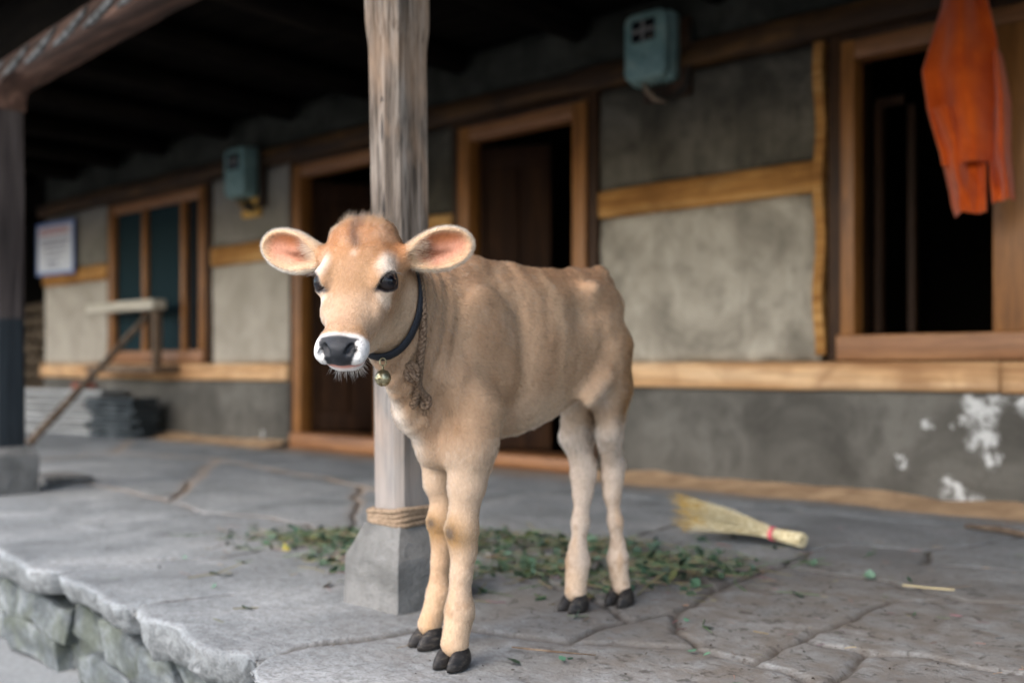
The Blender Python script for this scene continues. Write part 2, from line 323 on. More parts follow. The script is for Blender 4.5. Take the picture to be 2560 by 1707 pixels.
# rubble under the slabs
N_ = NT('rubble_stone'); a = N_.noise(7, 7, None, .6, .65); b = N_.noise(55, 5, None, .3, .7)
c = N_.ramp(a, [(.36, (.045, .052, .053)), (.5, (.115, .128, .132)), (.64, (.22, .238, .242))])
c = N_.mix(N_.ramp(b, [(.38, .6), (.55, 0.0)]), c, (.07, .075, .075))
zz = N_.n('ShaderNodeSeparateXYZ'); N_.put(zz.inputs[0], N_.geo.outputs['Position'])
ms = N_.math('MULTIPLY', N_.ramp(N_.noise(9, 5, None, .5), [(.42, 0.0), (.62, 1.0)]), N_.ramp(zz.outputs[2], [(0, .5), (1, .3)]))
c = N_.mix(ms, c, (.07, .08, .045))
M_rub = N_.done(c, .9, N_.bump(N_.math('ADD', a, N_.math('MULTIPLY', b, .5)), .008), .2)
mb = MB(); mb.box((-13, 1.36, -.6), (3.3, 4.3, -.10))
x = -7.0
for row in range(2):
    x = -7.0+row*.11
    while x < .8:
        wd = random.uniform(.11, .34); e0 = float(np.interp(x+wd/2, EX, EY)); z1 = -.098 if row == 0 else -.198+random.uniform(-.015, .01)
        h = random.uniform(.095, .115)
        sh = random.uniform(-.5, .5); tp = random.uniform(-.35, .25)
        def tap(Vv, sh=sh, tp=tp, h=h, wd=wd):
            Vv = Vv.copy(); z = Vv[:, 2]/h; Vv[:, 0] += sh*Vv[:, 2]; Vv[:, 0] *= 1+tp*z; Vv[:, 2] += .02*np.sin(Vv[:, 0]/wd*3+sh*9); return Vv
        V, F = lumpy((x, e0+.04+random.uniform(0, .04)+row*-.012, z1-h), (x+wd, e0+.28, z1), .018, .017, int(x*100)+row*999, .16, 7, tap)
        mb.add(V, F); x += wd*.99+random.uniform(0, .03)
rw = mb.build('retaining_wall', M_rub, smooth=False, loc=(-2, 1.2, -.3)); rw.data.polygons.foreach_set('use_smooth', [True]*len(rw.data.polygons))
props(rw, 'low rubble stone retaining wall with moss under the edge of the porch slabs', 'wall')

# ------------------------------------------------------------------ the house
W = 4.05
house = thing('farmhouse', (-4, W, 0), 'mud plastered farmhouse with timber bands, open doorways and a low dark porch ceiling', 'house')
D1, D2 = (-5.63, -4.58), (-4.06, -3.03)      # doors
W1, W2 = (-1.81, .25), (-8.23, -6.62)        # windows
XL, XR = -9.49, 3.2
def ragged(name, x0, x1, z0, z1, mat, y=4.03, amp=.008, seed=0, depth=.05):
    nx = max(6, int((x1-x0)/.03)); nz = max(5, int((z1-z0)/.03))
    u = np.linspace(0, 1, nx); v = np.linspace(0, 1, nz); U, Vv = np.meshgrid(u, v, indexing='ij')
    Xp = x0+(x1-x0)*U; Zp = z0+(z1-z0)*Vv; q = np.stack([Xp.ravel(), Xp.ravel()*0+seed, Zp.ravel()], 1)
    n1 = fbm(q*6, seed, 3).reshape(Xp.shape); n2 = fbm(q*6+9, seed+1, 3).reshape(Xp.shape)
    ex = np.minimum(np.minimum(U*(x1-x0), (1-U)*(x1-x0)), np.minimum(Vv*(z1-z0), (1-Vv)*(z1-z0)))
    wgt = np.exp(-ex/.05)
    Xp = Xp+n1*amp*2*wgt; Zp = Zp+n2*amp*2*wgt
    Yp = y+.006*fbm(q*2.5, seed+3, 3).reshape(Xp.shape)+.018*np.exp(-ex/.012)
    V, F = gridmesh(np.stack([Xp, Yp, Zp], 2)); F = F.tolist(); n0 = len(V)
    ring = [i*nz for i in range(nx)]+[(nx-1)*nz+j for j in range(1, nz)]+[i*nz+nz-1 for i in range(nx-2, -1, -1)]+[j for j in range(nz-2, 0, -1)]
    back = np.array(V)[ring].copy(); back[:, 1] = y+depth
    V = np.concatenate([V, back]); m = len(ring)
    for k in range(m): F.append([ring[k], n0+k, n0+(k+1) % m, ring[(k+1) % m]])
    F.append([n0+k for k in range(m-1, -1, -1)])
    o = mesh_obj(name, V, F, mat, house); return o
# plinth
for k, (a, b) in enumerate([(XL, D1[0]-.01), (D1[1]+.01, D2[0]-.01), (D2[1]+.01, XR)]):
    ragged('plinth', a, b, -.02, .448, M_plinth, 4.02 if k != 1 else 4.025, .003, 60+k, .3)
# plaster fields
for k, (a, b, m) in enumerate([(XL, W2[0]-.01, M_left), (W2[1]+.01, D1[0]-.01, M_left), (D1[1]+.01, D2[0]-.01, M_upper), (D2[1]+.015, W1[0]-.045, M_upper), (W1[1], XR, M_upper)]):
    ragged('plaster_panel', a, b, .572, 1.292, m, 4.03, .008, 70+k)
    ragged('plaster_panel', a, b, 1.432, 1.935, M_smoky_shade if m is M_upper else M_left_shade, 4.03, .008, 80+k)
ragged('plaster_panel', XL, XR, 2.055, 2.33, M_strip_shade, 4.04, .004, 95)
def beam(name, x0, x1, z0, z1, y0, y1, mat, seed, amp=.004, taper=None):
    n = max(8, int((x1-x0)/.05)); rows = []
    ring = [(y0+.01, z0), (y0, z0+.01), (y0-.001, (z0+z1)/2), (y0, z1-.01), (y0+.01, z1), (y1, z1), (y1, z0)]
    for i in range(n+1):
        xx = x0+(x1-x0)*i/n
        q = np.array([[xx*3, k*1.7, seed] for k in range(7)]); nn = vnoise(q, seed)*amp
        rows.append([(xx, p[0]+nn[k]*.6, p[1]+nn[(k+3) % 7]) for k, p in enumerate(ring)])
    R = np.array(rows); V = R.reshape(-1, 3); F = []
    for i in range(n):
        for k in range(7): F.append((i*7+k, i*7+(k+1) % 7, (i+1)*7+(k+1) % 7, (i+1)*7+k))
    F.append(tuple(range(6, -1, -1))); F.append(tuple(n*7+k for k in range(7)))
    return mesh_obj(name, V, [f[::-1] for f in F], mat, house)
for k, (a, b) in enumerate([(XL-.03, D1[0]-.012), (D1[1]+.012, D2[0]-.012), (D2[1]+.012, -1.13), (-1.12, XR)]):
    beam('sill_beam', a, b, .450, .570, 4.005, 4.2, M_lowb, 100+k)
for k, (a, b) in enumerate([(XL-.02, W2[0]-.012), (W2[1]+.012, D1[0]-.012), (D1[1]+.012, D2[0]-.012), (D2[1]+.012, W1[0]-.055), (W1[1]+.01, XR)]):
    beam('timber_band', a, b, 1.294, 1.430, 4.025, 4.2, M_band, 110+k)
beam('lintel_beam', XL-.05, XR, 1.938, 2.052, 3.99, 4.2, M_lint, 120, .008)
mb = MB()  # yellow strip standing beside the right window
pts = [(-1.848+.008*math.sin(z*13), z) for z in np.linspace(.6, 1.93, 24)]
for (x0, z0), (x1, z1) in zip(pts[:-1], pts[1:]):
    mb.add([(x0-.022, 4.022, z0), (x0+.02, 4.022, z0), (x1+.02, 4.022, z1), (x1-.022, 4.022, z1), (x0-.022, 4.1, z0), (x0+.02, 4.1, z0), (x1+.02, 4.1, z1), (x1-.022, 4.1, z1)], [(0, 1, 2, 3), (0, 3, 7, 4), (1, 5, 6, 2)])
mb.build('timber_strip', M_band, house)

# dark rooms behind the openings
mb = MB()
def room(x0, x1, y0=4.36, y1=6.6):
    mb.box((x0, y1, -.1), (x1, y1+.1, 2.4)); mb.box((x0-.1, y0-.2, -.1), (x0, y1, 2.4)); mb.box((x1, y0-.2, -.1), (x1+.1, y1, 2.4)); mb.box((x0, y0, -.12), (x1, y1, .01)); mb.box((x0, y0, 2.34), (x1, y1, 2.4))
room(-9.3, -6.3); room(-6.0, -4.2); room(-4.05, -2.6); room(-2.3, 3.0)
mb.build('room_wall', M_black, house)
mb = MB()   # the thick core of the wall between the openings
for a, b, z0, z1 in [(XL, W2[0]-.02, 0, 2.33), (W2[0]-.02, W2[1]+.02, 0, .6), (W2[1]+.02, D1[0]-.02, 0, 2.33), (D1[1]+.02, D2[0]-.02, 0, 2.33), (D2[1]+.02, W1[0]-.06, 0, 2.33), (W1[0]-.06, W1[1], 0, .56), (W1[1], XR, 0, 2.33), (W2[0]-.02, W2[1]+.02, 1.96, 2.33), (D1[0]-.02, D1[1]+.02, 1.96, 2.33), (D2[0]-.02, D2[1]+.02, 1.96, 2.33), (W1[0]-.06, W1[1], 1.97, 2.33)]:
    mb.box((a, 4.075, z0), (b, 4.36, z1))
mb.build('wall_core', M_upper, house)
mb = MB(); mb.box((XL+.005, 4.37, 0), (XL+.2, 6.6, 2.33)); mb.build('end_wall', M_left, house)

def frame(parent, x0, x1, z0, z1, sill=.10, mull=(), stile=.085, rec=.055, jw=.06):
    """recessed jamb lining and a frame of stiles and rails; the frame's face lies at W+rec-.02"""
    yf = W-.01
    mb = MB(); mb.box((x0, yf-.01, z0), (x0+jw, 4.34, z1)); mb.box((x1-jw, yf-.01, z0), (x1, 4.34, z1)); mb.box((x0+jw, yf-.01, z1-.035), (x1-jw, 4.34, z1))
    mb.build('jamb', M_jamb, parent, .004)
    a, b, t = x0+jw, x1-jw, z1-.035
    mb = MB(); mb.box((a, yf-.03, z0+sill), (a+stile, yf+.07, t)); mb.build('stile', M_frame, parent, .005)
    mb = MB(); mb.box((b-stile, yf-.03, z0+sill), (b, yf+.07, t)); mb.build('stile', M_frame, parent, .005)
    for m in mull: mb = MB(); mb.box((m-.028, yf-.02, z0+sill), (m+.028, yf+.06, t-.08)); mb.build('mullion', M_frame, parent, .005)
    mb = MB(); mb.box((a+stile, yf-.027, t-.08), (b-stile, yf+.07, t)); mb.build('head_rail', M_framex, parent, .005)
    mb = MB(); mb.box((a-.01, yf-.05, z0), (b+.01, 4.3, z0+sill)); mb.build('sill', M_framex, parent, .006)
def leafdoor(parent, hinge, ang, wd, z0, z1):
    R = Matrix.Rotation(ang, 3, 'Z'); c = Vector(hinge)
    mb = MB()
    for a, b in [((0, 0), (.09, 1)), ((.91, 0), (1, 1))]: mb.box((a[0]*wd, -.018, z0), (b[0]*wd, .018, z1), R, c)
    for z in (z0, (z0+z1)/2-.06, z1-.12): mb.box((.09*wd, -.016, z), (.91*wd, .016, z+.12), R, c)
    mb.box((.45*wd, -.016, z0+.12), (.55*wd, .016, z1-.12), R, c)
    o = mb.build('door_leaf', M_leaf, parent, .004)
    mb = MB(); mb.box((.09*wd, -.006, z0+.1), (.91*wd, .006, z1-.1), R, c); mb.build('door_panel', M_leaf, o)
    mb = MB(); mb.tube([R @ Vector((wd*.93, -.02, z0+.85))+c, R @ Vector((wd*.93, -.05, z0+.87))+c, R @ Vector((wd*.93, -.05, z0+.97))+c, R @ Vector((wd*.93, -.02, z0+.99))+c], .006, 8); mb.build('door_handle', M_iron, o)
N_ = NT('dark_iron'); M_iron = N_.done((.03, .028, .025), .5, None, .5, .8)
def sub(name, x):
    o = bpy.data.objects.new(name, None); COL.objects.link(o); o.parent = house; o.location = (x+4, 0, 0); return o
d = sub('door', D1[0]); frame(d, D1[0], D1[1], 0.005, 1.935, .10)
leafdoor(d, (D1[0]+.17, 4.10, 0), math.radians(48), .44, .12, 1.78)
d = sub('door', D2[0]); frame(d, D2[0], D2[1], 0.005, 1.935, .07)
leafdoor(d, (D2[0]+.16, 4.10, 0), math.radians(22), .42, .09, 1.78)
d = sub('window', W1[0]); frame(d, W1[0], W1[1], .575, 1.937, .105, (), .06)
mb = MB(); mb.box((-1.15, 4.0, .68), (-1.03, 4.11, 1.83)); mb.build('mullion', M_frame, d, .005)
mb = MB()
for xx, yy in ((-1.72, 4.30), (-1.62, 4.42)): mb.box((xx, yy, .6), (xx+.03, yy+.04, 1.7))
for z in (.6, 1.68): mb.box((-1.72, 4.315, z), (-1.6, 4.345, z+.04))
mb.build('shutter_frame', M_jamb, d)
mb = MB(); mb.box((-1.028, 4.05, .68), (.1, 4.07, 1.83)); 
N_ = NT('window_glass_dark'); M_pane = N_.done((.010, .012, .014), .3, None, .2)
N_ = NT('window_glass_teal'); M_teal = N_.done((.006, .020, .024), .6, None, .08)
N_ = NT('window_mesh_grey'); M_mesh = N_.done((.012, .014, .015), .8, None, .05)
mb.build('pane', M_pane, d)
d = sub('window', W2[0]); frame(d, W2[0], W2[1], .575, 1.937, .10, (-7.60, -7.0), .07)
for a, b, m in ((-8.10, -7.628, M_teal), (-7.572, -7.028, M_teal), (-6.972, -6.75, M_mesh)):
    mb = MB(); mb.box((a, 4.06, .67), (b, 4.07, 1.83)); mb.build('pane', m, d)

# ceiling, joists, eaves (parts of the house)
mb = MB()
yy = .40
while yy < 4.6:
    wd = random.uniform(.16, .24); mb.box((-13.2, yy, 2.335+random.uniform(0, .006)), (3.4, yy+wd-.006, 2.37)); yy += wd
mb.box((-13.3, .35, 2.372), (3.5, 6.9, 2.47))
mb.build('roof', M_sootx, house)
for x in np.arange(-12.6, 3.2, .8):
    x += random.uniform(-.05, .05)-.15; mb = MB(); s = random.uniform(-.02, .02)
    mb.tube([(x, .42, 2.26), (x+s, 2.3, 2.255), (x, 3.98, 2.262)], [.075, .072, .078], 8); mb.build('joist', M_soot, house, 0, True)
mb = MB(); mb.box((-13, 1.80, 1.90), (3.2, 1.90, 2.17)); mb.build('wall_plate', M_sootx, house, .008)
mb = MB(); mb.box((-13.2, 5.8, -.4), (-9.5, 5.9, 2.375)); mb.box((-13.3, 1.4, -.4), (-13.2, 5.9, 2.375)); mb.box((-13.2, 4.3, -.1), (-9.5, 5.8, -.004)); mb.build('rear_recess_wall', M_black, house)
# mud smear along the foot of the wall
nx = 420; u = np.linspace(XL, 1.5, nx); prof = [(4.06, .045), (4.012, .035), (3.96, .016), (3.90, .007), (3.84, -.004)]
rows = []
for k, (y, z) in enumerate(prof):
    q = np.stack([u*3, u*0+k*.3, u*0], 1); n = fbm(q, 130, 3); n2 = fbm(q*4, 132, 2)
    rows.append(np.stack([u, y-(.05*n*(k/4.))+.012*n2-.02*k/4*(1+n), z*(1+.7*n)], 1))
V, F = gridmesh(np.stack(rows, 1)); keep = [f for f in F.tolist() if not any(a+.0 < V[f[0]][0] < b for a, b in ((D1[0]-.02, D1[1]), (D2[0]-.02, D2[1])))]
N_ = NT('ochre_mud'); a = N_.noise(9, 6); c = N_.ramp(a, [(.35, (.30, .19, .11)), (.6, (.45, .30, .175))]); M_mud = N_.done(c, .95, N_.bump(N_.noise(50, 4), .006), .1)
o = mesh_obj('mud_ground_strip', V, [f[::-1] for f in keep], M_mud); props(o, kind='structure')

# ------------------------------------------------------------------ porch posts and carved beam
def post(name, cx, cy, sx, sy, z0, z1, mat, label, lean=(0, 0), base=None, seed=0, ch=.012, paint=None):
    t = thing('porch_post', (cx, cy, 0), label, 'post', 'posts of the porch')
    zs = np.linspace(z0, z1, 110); ring = []
    hx, hy = sx/2, sy/2
    cs = []
    for a, b, e in [(1, -1, 0), (1, 1, 1), (-1, 1, 0), (-1, -1, 1)]:
        p1 = (a*hx, b*(hy-ch)); p2 = (a*(hx-ch), b*hy)
        cs += ([p2, p1] if e == 0 else [p1, p2])
    full = []
    for k in range(8):
        a = np.array(cs[k]); b = np.array(cs[(k+1) % 8]); m = 2 if np.linalg.norm(a-b) < .03 else 5
        for j in range(m): full.append(a+(b-a)*j/m)
    full = np.array(full); n = len(full); V = []
    for z in zs:
        f = 1+.035*math.exp(-((z-z1+.35)/.12)**2)+.02*vnoise(np.array([[z*4, seed, 0]]), seed)[0]+(.10*sstep(1.28, 1.36, z) if seed == 1 else 0)
        q = np.stack([full[:, 0]*14, full[:, 1]*14, np.full(n, z*1.3)], 1)
        d = 1+.03*vnoise(q*1.5, seed+2)+.018*vnoise(q*np.array([9, 9, 1.5]), seed+4)
        p = full*f*d[:, None]; tz = (z-z0)/(z1-z0)
        V += [(cx+lean[0]*tz+a, cy+lean[1]*tz+b, z) for a, b in p]
    F = [(i*n+k, i*n+(k+1) % n, (i+1)*n+(k+1) % n, (i+1)*n+k) for i in range(len(zs)-1) for k in range(n)]
    F += [tuple(range(n-1, -1, -1)), tuple((len(zs)-1)*n+k for k in range(n))]
    mesh_obj('shaft', V, F, mat, t, False)
    (bx0, by0, bx1, by1, zb, zt) = base
    # stone base: block with a chamfered shoulder
    lv = [(-.03, 1.0), (.0, 1.0), (zb*.5, .99), (zb-.006, .985), (zb, .97), (zt-.004, .66 if seed == 1 else .8), (zt, .64 if seed == 1 else .78)]
    c = np.array([(bx0+bx1)/2, (by0+by1)/2]); h = np.array([(bx1-bx0)/2, (by1-by0)/2]); V = []; m = 10
    per = [(-1+2*j/m, -1) for j in range(m)]+[(1, -1+2*j/m) for j in range(m)]+[(1-2*j/m, 1) for j in range(m)]+[(-1, 1-2*j/m) for j in range(m)]
    zz_ = []
    for (za, fa), (zb_, fb) in zip(lv[:-1], lv[1:]):
        for j in range(5): zz_.append((za+(zb_-za)*j/5, fa+(fb-fa)*j/5))
    zz_.append(lv[-1])
    for z, f in zz_:
        for a, b in per:
            r = max(abs(a), abs(b)); k = 1-.045*max(0, abs(a)+abs(b)-1.72)
            V.append((c[0]+a*h[0]*f*k, c[1]+b*h[1]*f*k, z))
    V = np.array(V); dirv = np.stack([V[:, 0]-c[0], V[:, 1]-c[1], V[:, 2]*0], 1); dirv /= np.linalg.norm(dirv, axis=1)[:, None]+1e-6
    V = V+dirv*(fbm(V*22, seed+7)*.004+fbm(V*70, seed+8)*.0018)[:, None]; n = len(per)
    F = [(i*n+k, i*n+(k+1) % n, (i+1)*n+(k+1) % n, (i+1)*n+k) for i in range(len(zz_)-1) for k in range(n)]+[tuple((len(zz_)-1)*n+k for k in range(n))]
    mesh_obj('stone_base', V, F, M_base, t, False)
    return t
N_ = NT('granite_base'); a = N_.noise(12, 6, None, .4); b = N_.noise(120, 3, None, 0, .7)
c = N_.ramp(a, [(.36, (.10, .10, .095)), (.64, (.185, .183, .175))]); c = N_.mix(N_.ramp(b, [(.38, .6), (.52, 0.0)]), c, (.12, .115, .11))
M_base = N_.done(c, .9, N_.bump(N_.math('ADD', a, b), .004), .2)
# weathered grey wood with dark slots and knots
N_ = NT('weathered_post_wood'); v = N_.pos((1, 1, .05)); g = N_.noise(42, 7, v, .5, .65); g2 = N_.noise(190, 3, v, 0, .6); bl = N_.noise(5, 4, N_.pos((1, 1, .5)), .5)
c = N_.ramp(g, [(.34, (.035, .027, .02)), (.46, (.125, .10, .08)), (.58, (.205, .172, .143)), (.72, (.30, .265, .23))])
c = N_.mix(N_.ramp(g2, [(.38, .8), (.52, 0.0)]), c, (.035, .028, .022)); c = N_.mix(N_.ramp(bl, [(.5, 0.0), (.66, .5)]), c, (.36, .235, .15))
zz = N_.n('ShaderNodeSeparateXYZ'); N_.put(zz.inputs[0], N_.geo.outputs['Position'])
c = N_.mix(N_.ramp(zz.outputs[2], [(.25, .55), (.75, 0.0)]), c, (.25, .262, .27))
def slot(pts):
    out = None
    for x, y, z, lz in pts:
        vm = N_.n('ShaderNodeVectorMath', operation='SUBTRACT'); N_.put(vm.inputs[0], N_.geo.outputs['Position']); vm.inputs[1].default_value = (x, y, z)
        vs = N_.n('ShaderNodeVectorMath', operation='MULTIPLY'); N_.put(vs.inputs[0], vm.outputs[0]); vs.inputs[1].default_value = (1, 1, .004/lz)
        ln = N_.n('ShaderNodeVectorMath', operation='LENGTH'); N_.put(ln.inputs[0], vs.outputs[0]); out = ln.outputs['Value'] if out is None else N_.math('MINIMUM', out, ln.outputs['Value'])
    return out
sl = slot([(-1.755, 1.517, 1.10, .035), (-1.755, 1.517, 1.165, .010), (-1.75, 1.517, .90, .05), (-1.79, 1.517, 1.365, .012), (-1.70, 1.585, 1.125, .008), (-1.79, 1.517, 1.02, .006)])
sm = N_.ramp(N_.math('DIVIDE', sl, .01), [(.35, 1.0), (.6, 0.0)])
c = N_.mix(sm, c, (.012, .014, .018))
M_grey = N_.done(c, .85, N_.bump(N_.math('SUBTRACT', N_.math('ADD', g, N_.math('MULTIPLY', g2, .5)), N_.math('MULTIPLY', sm, 3.0)), .003), .15)
# dark post, painted black up to waist height
N_ = NT('dark_painted_post'); v = N_.pos((1, 1, .06)); g = N_.noise(26, 6, v, .4, .65); zz = N_.n('ShaderNodeSeparateXYZ'); N_.put(zz.inputs[0], N_.geo.outputs['Position'])
c1 = N_.ramp(g, [(.34, (.022, .017, .016)), (.5, (.055, .043, .04)), (.68, (.11, .09, .083))])
c2 = N_.ramp(g, [(.34, (.007, .010, .013)), (.68, (.024, .032, .038))])
lim = N_.math('ADD', zz.outputs[2], N_.math('MULTIPLY', N_.noise(9, 4), .05))
c = N_.mix(N_.ramp(lim, [(.775, 1.0), (.785, 0.0)]), c1, c2)
M_dk = N_.done(c, .7, N_.bump(g, .004), .3)
post('porch_post', -1.742, 1.57, .10, .118, .175, 1.775, M_grey, 'weathered grey square timber post on a chamfered stone base, right behind the calf', (-.032, 0), (-1.838, 1.466, -1.648, 1.675, .118, .188), 1, .016)
post('porch_post', -4.53, 1.76, .125, .125, .19, 1.66, M_dk, 'dark post painted black on its lower half, at the left end of the view', (-.01, 0), (-4.68, 1.645, -4.44, 1.87, .17, .205), 2, .01)

cb = thing('carved_beam', (-3.5, 1.7, 1.77), 'carved reddish brown beam with a wavy moulding along the porch edge, on top of the posts', 'beam')
pa, pb = Vector((-7.5, 1.92, 0)), Vector((2.6, 1.30, 0)); dr = (pb-pa).normalized(); nr = Vector((dr.y, -dr.x, 0))
L = (pb-pa).length; n = 260; V = []
for i in range(n+1):
    c = pa+dr*L*i/n; s = L*i/n
    for k, (o_, z) in enumerate([(0, 1.775), (-.004, 1.79), (-.002, 1.82), (-.002, 1.845), (-.004, 1.86), (0, 1.875), (.14, 1.875), (.14, 1.775)]):
        nn = vnoise(np.array([[s*6, k*2.1, 0]]), 140)[0]*.003
        V.append(tuple(c-nr*(o_)*1.0+nr*(nn)+Vector((0, 0, z+nn)))) if False else V.append(tuple(c-nr*o_+Vector((0, 0, z+nn))))
F = [(i*8+k, i*8+(k+1) % 8, (i+1)*8+(k+1) % 8, (i+1)*8+k) for i in range(n) for k in range(8)]+[tuple(range(7, -1, -1)), tuple(n*8+k for k in range(8))]
mesh_obj('beam_body', V, F, M_carve, cb)
mb = MB(); s = 0; N_ = NT('grey_moulding'); M_mould = N_.done(N_.ramp(N_.noise(30, 4), [(.4, (.07, .068, .065)), (.6, (.20, .20, .20))]), .75, N_.bump(N_.noise(60, 3), .002), .3)
while s < L-.4:   # overlapping leaf-like waves
    pts = []; rad = []
    for j in range(13):
        t = j/12; c = pa+dr*(s+.34*t)+nr*.008
        pts.append(tuple(c+Vector((0, 0, 1.792+.066*t-.018*math.sin(math.pi*t))))); rad.append(.004+.011*math.sin(math.pi*t)**.8)
    mb.tube(pts, rad, 8); s += .30
mb.build('wavy_moulding', M_mould, cb, 0, True)
for (cx, cy, zt) in ((-4.54, 1.76, 1.655), (-1.775, 1.57, 1.70)):
    prof = []
    hz = 1.773
    for t in np.linspace(0, 1, 9): prof.append((.066+.17*t**2.2, zt+(hz-zt)*(1-(1-t)**1.8)))
    loop = [(-.066, zt)]+[(.066, zt)]+prof[1:]+[(-p[0], p[1]) for p in prof[:0:-1]]
    mb = MB(); k = len(loop)
    yb = cy-.064
    mb.add([(cx+a, yb, b) for a, b in loop]+[(cx+a, yb+.128, b) for a, b in loop], [tuple(range(k)), tuple(range(2*k-1, k-1, -1))]+[(i, k+i, k+(i+1) % k, (i+1) % k) for i in range(k)])
    mb.build('bracket', M_carve if cx < -4 else M_dk, cb, .004)

# ------------------------------------------------------------------ the calf: one continuous skin grown from a distance field
OX, OY = -1.375, 1.60                   # calf frame: l to its left (+x), s forward (-y), z up
def Wp(l, s, z): return np.array([OX+l, OY-s, z])
HYAW = math.radians(8); HP = math.radians(42)
hd = -math.sin(HYAW)*RT-math.cos(HYAW)*FW; UPV = np.array([0, 0, 1.0])
HA = hd*math.cos(HP)-UPV*math.sin(HP)                 # towards the muzzle
HU = hd*math.sin(HP)+UPV*math.cos(HP)                 # out of the forehead
HL = np.cross(HU, HA); HL /= np.linalg.norm(HL)
if HL@RT < 0: HL = -HL
HO = -.257*RT+1.645*FW+np.array([0, 0, .684])
HM = np.stack([HA, HU, HL])                           # rows: head axes
HS = .89
def Hp(a, u, l): return HO+(a*HS if a > 0 else a)*HA+u*HU+l*HL

head_box = [HO-np.array([.24, .24, .24]), HO+np.array([.24, .24, .20])]
def axis(lo, hi, f0, f1, fine, coarse):
    a = list(np.arange(lo, f0, coarse)); b = list(np.arange(f0, f1, fine)); c = list(np.arange(f1, hi+coarse, coarse)); return np.array(a+b+c, np.float32)
gx = axis(OX-.20, OX+.46, head_box[0][0], head_box[1][0], .0025, .005)
gy = axis(OY-.86, OY+.46, head_box[0][1], head_box[1][1], .0025, .005)
gz = axis(-.02, .92, head_box[0][2], head_box[1][2], .0025, .005)
SD = np.full((len(gx), len(gy), len(gz)), .05, np.float32)
def region(lo, hi):
    return tuple(slice(max(0, int(np.searchsorted(g, a))-1), min(len(g), int(np.searchsorted(g, b))+1)) for g, a, b in zip((gx, gy, gz), lo, hi))
def smin(a, b, k):
    h = np.clip(.5+.5*(b-a)/k, 0, 1); return b*(1-h)+a*h-k*h*(1-h)
def smax(a, b, k): return -smin(-a, -b, k)
def apply(fn, lo, hi, k=.02, op='add'):
    pad = k+.012; r = region(np.minimum(lo, hi)-pad, np.maximum(lo, hi)+pad)
    x = gx[r[0]][:, None, None]; y = gy[r[1]][None, :, None]; z = gz[r[2]][None, None, :]
    d = fn(x, y, z).astype(np.float32); cur = SD[r]
    SD[r] = smin(cur, d, k) if op == 'add' else smax(cur, -d, k)
def cone(p0, p1, r0, r1, k=.02, op='add'):
    p0 = np.array(p0, float); p1 = np.array(p1, float); ab = p1-p0; L2 = ab@ab
    def fn(x, y, z):
        t = np.clip(((x-p0[0])*ab[0]+(y-p0[1])*ab[1]+(z-p0[2])*ab[2])/L2, 0, 1)
        return np.sqrt((x-p0[0]-t*ab[0])**2+(y-p0[1]-t*ab[1])**2+(z-p0[2]-t*ab[2])**2)-(r0+(r1-r0)*t)
    R = max(r0, r1); apply(fn, np.minimum(p0, p1)-R, np.maximum(p0, p1)+R, k, op)
def chain(pts, rad, k=.02, op='add'):
    for a, b, r, q in zip(pts[:-1], pts[1:], rad[:-1], rad[1:]): cone(a, b, r, q, k, op)
def ell(c, r, M=np.eye(3), k=.02, op='add'):
    c = np.array(c, float); r = np.array(r, float)
    def fn(x, y, z):
        X_, Y_, Z_ = x-c[0], y-c[1], z-c[2]; q = [(M[i, 0]*X_+M[i, 1]*Y_+M[i, 2]*Z_)/r[i] for i in range(3)]
        k0 = np.sqrt(q[0]**2+q[1]**2+q[2]**2)+1e-6; k1 = np.sqrt((q[0]/r[0])**2+(q[1]/r[1])**2+(q[2]/r[2])**2)+1e-6
        return k0*(k0-1)/k1
    R = np.sqrt(((M.T*r)**2).sum(1)); apply(fn, c-R, c+R, k, op)
def ellH(a, u, l, r, k=.01, op='add', rot=None):
    M = HM if rot is None else rot @ HM
    ell(Hp(a, u, l), r, M, k, op)
def loft(O, M, tab, k=.03, n=2.2):
    """tab rows: t, top, bottom, halfwidth, lateral offset; M rows: along, up, side"""
    tab = np.array(tab, float); ts = np.linspace(tab[0, 0], tab[-1, 0], 200); dense = [np.interp(ts, tab[:, 0], tab[:, i]) for i in range(1, 5)]
    ker = np.exp(-np.linspace(-2.2, 2.2, 25)**2); ker /= ker.sum()
    dense = [np.convolve(np.pad(d, 12, mode='edge'), ker, 'valid') for d in dense]
    O = np.array(O, float)
    cs = []
    for t in (tab[0, 0], tab[-1, 0]):
        for uu in (tab[:, 1].max(), tab[:, 2].min()):
            for ll in (tab[:, 4].min()-tab[:, 3].max(), tab[:, 4].max()+tab[:, 3].max()): cs.append(O+t*M[0]+uu*M[1]+ll*M[2])
    cs = np.array(cs)
    def fn(x, y, z):
        X_, Y_, Z_ = x-O[0], y-O[1], z-O[2]
        t = M[0, 0]*X_+M[0, 1]*Y_+M[0, 2]*Z_; u = M[1, 0]*X_+M[1, 1]*Y_+M[1, 2]*Z_; l = M[2, 0]*X_+M[2, 1]*Y_+M[2, 2]*Z_
        tc = np.clip(t, ts[0], ts[-1]); top, bot, hw, lo_ = [np.interp(tc, ts, d) for d in dense]
        uc = (top+bot)/2; hh = (top-bot)/2
        q = (np.abs((u-uc)/hh)**n+np.abs((l-lo_)/hw)**n)**(1/n); d = (q-1)*np.minimum(hh, hw); dt = np.abs(t-tc)
        return np.where(dt > 0, np.sqrt(np.maximum(d, 0)**2+dt**2)+np.minimum(d, 0)*.0, d)
    apply(fn, cs.min(0), cs.max(0), k)
BM = np.array([[0, -1, 0], [0, 0, 1], [1, 0, 0]], float)
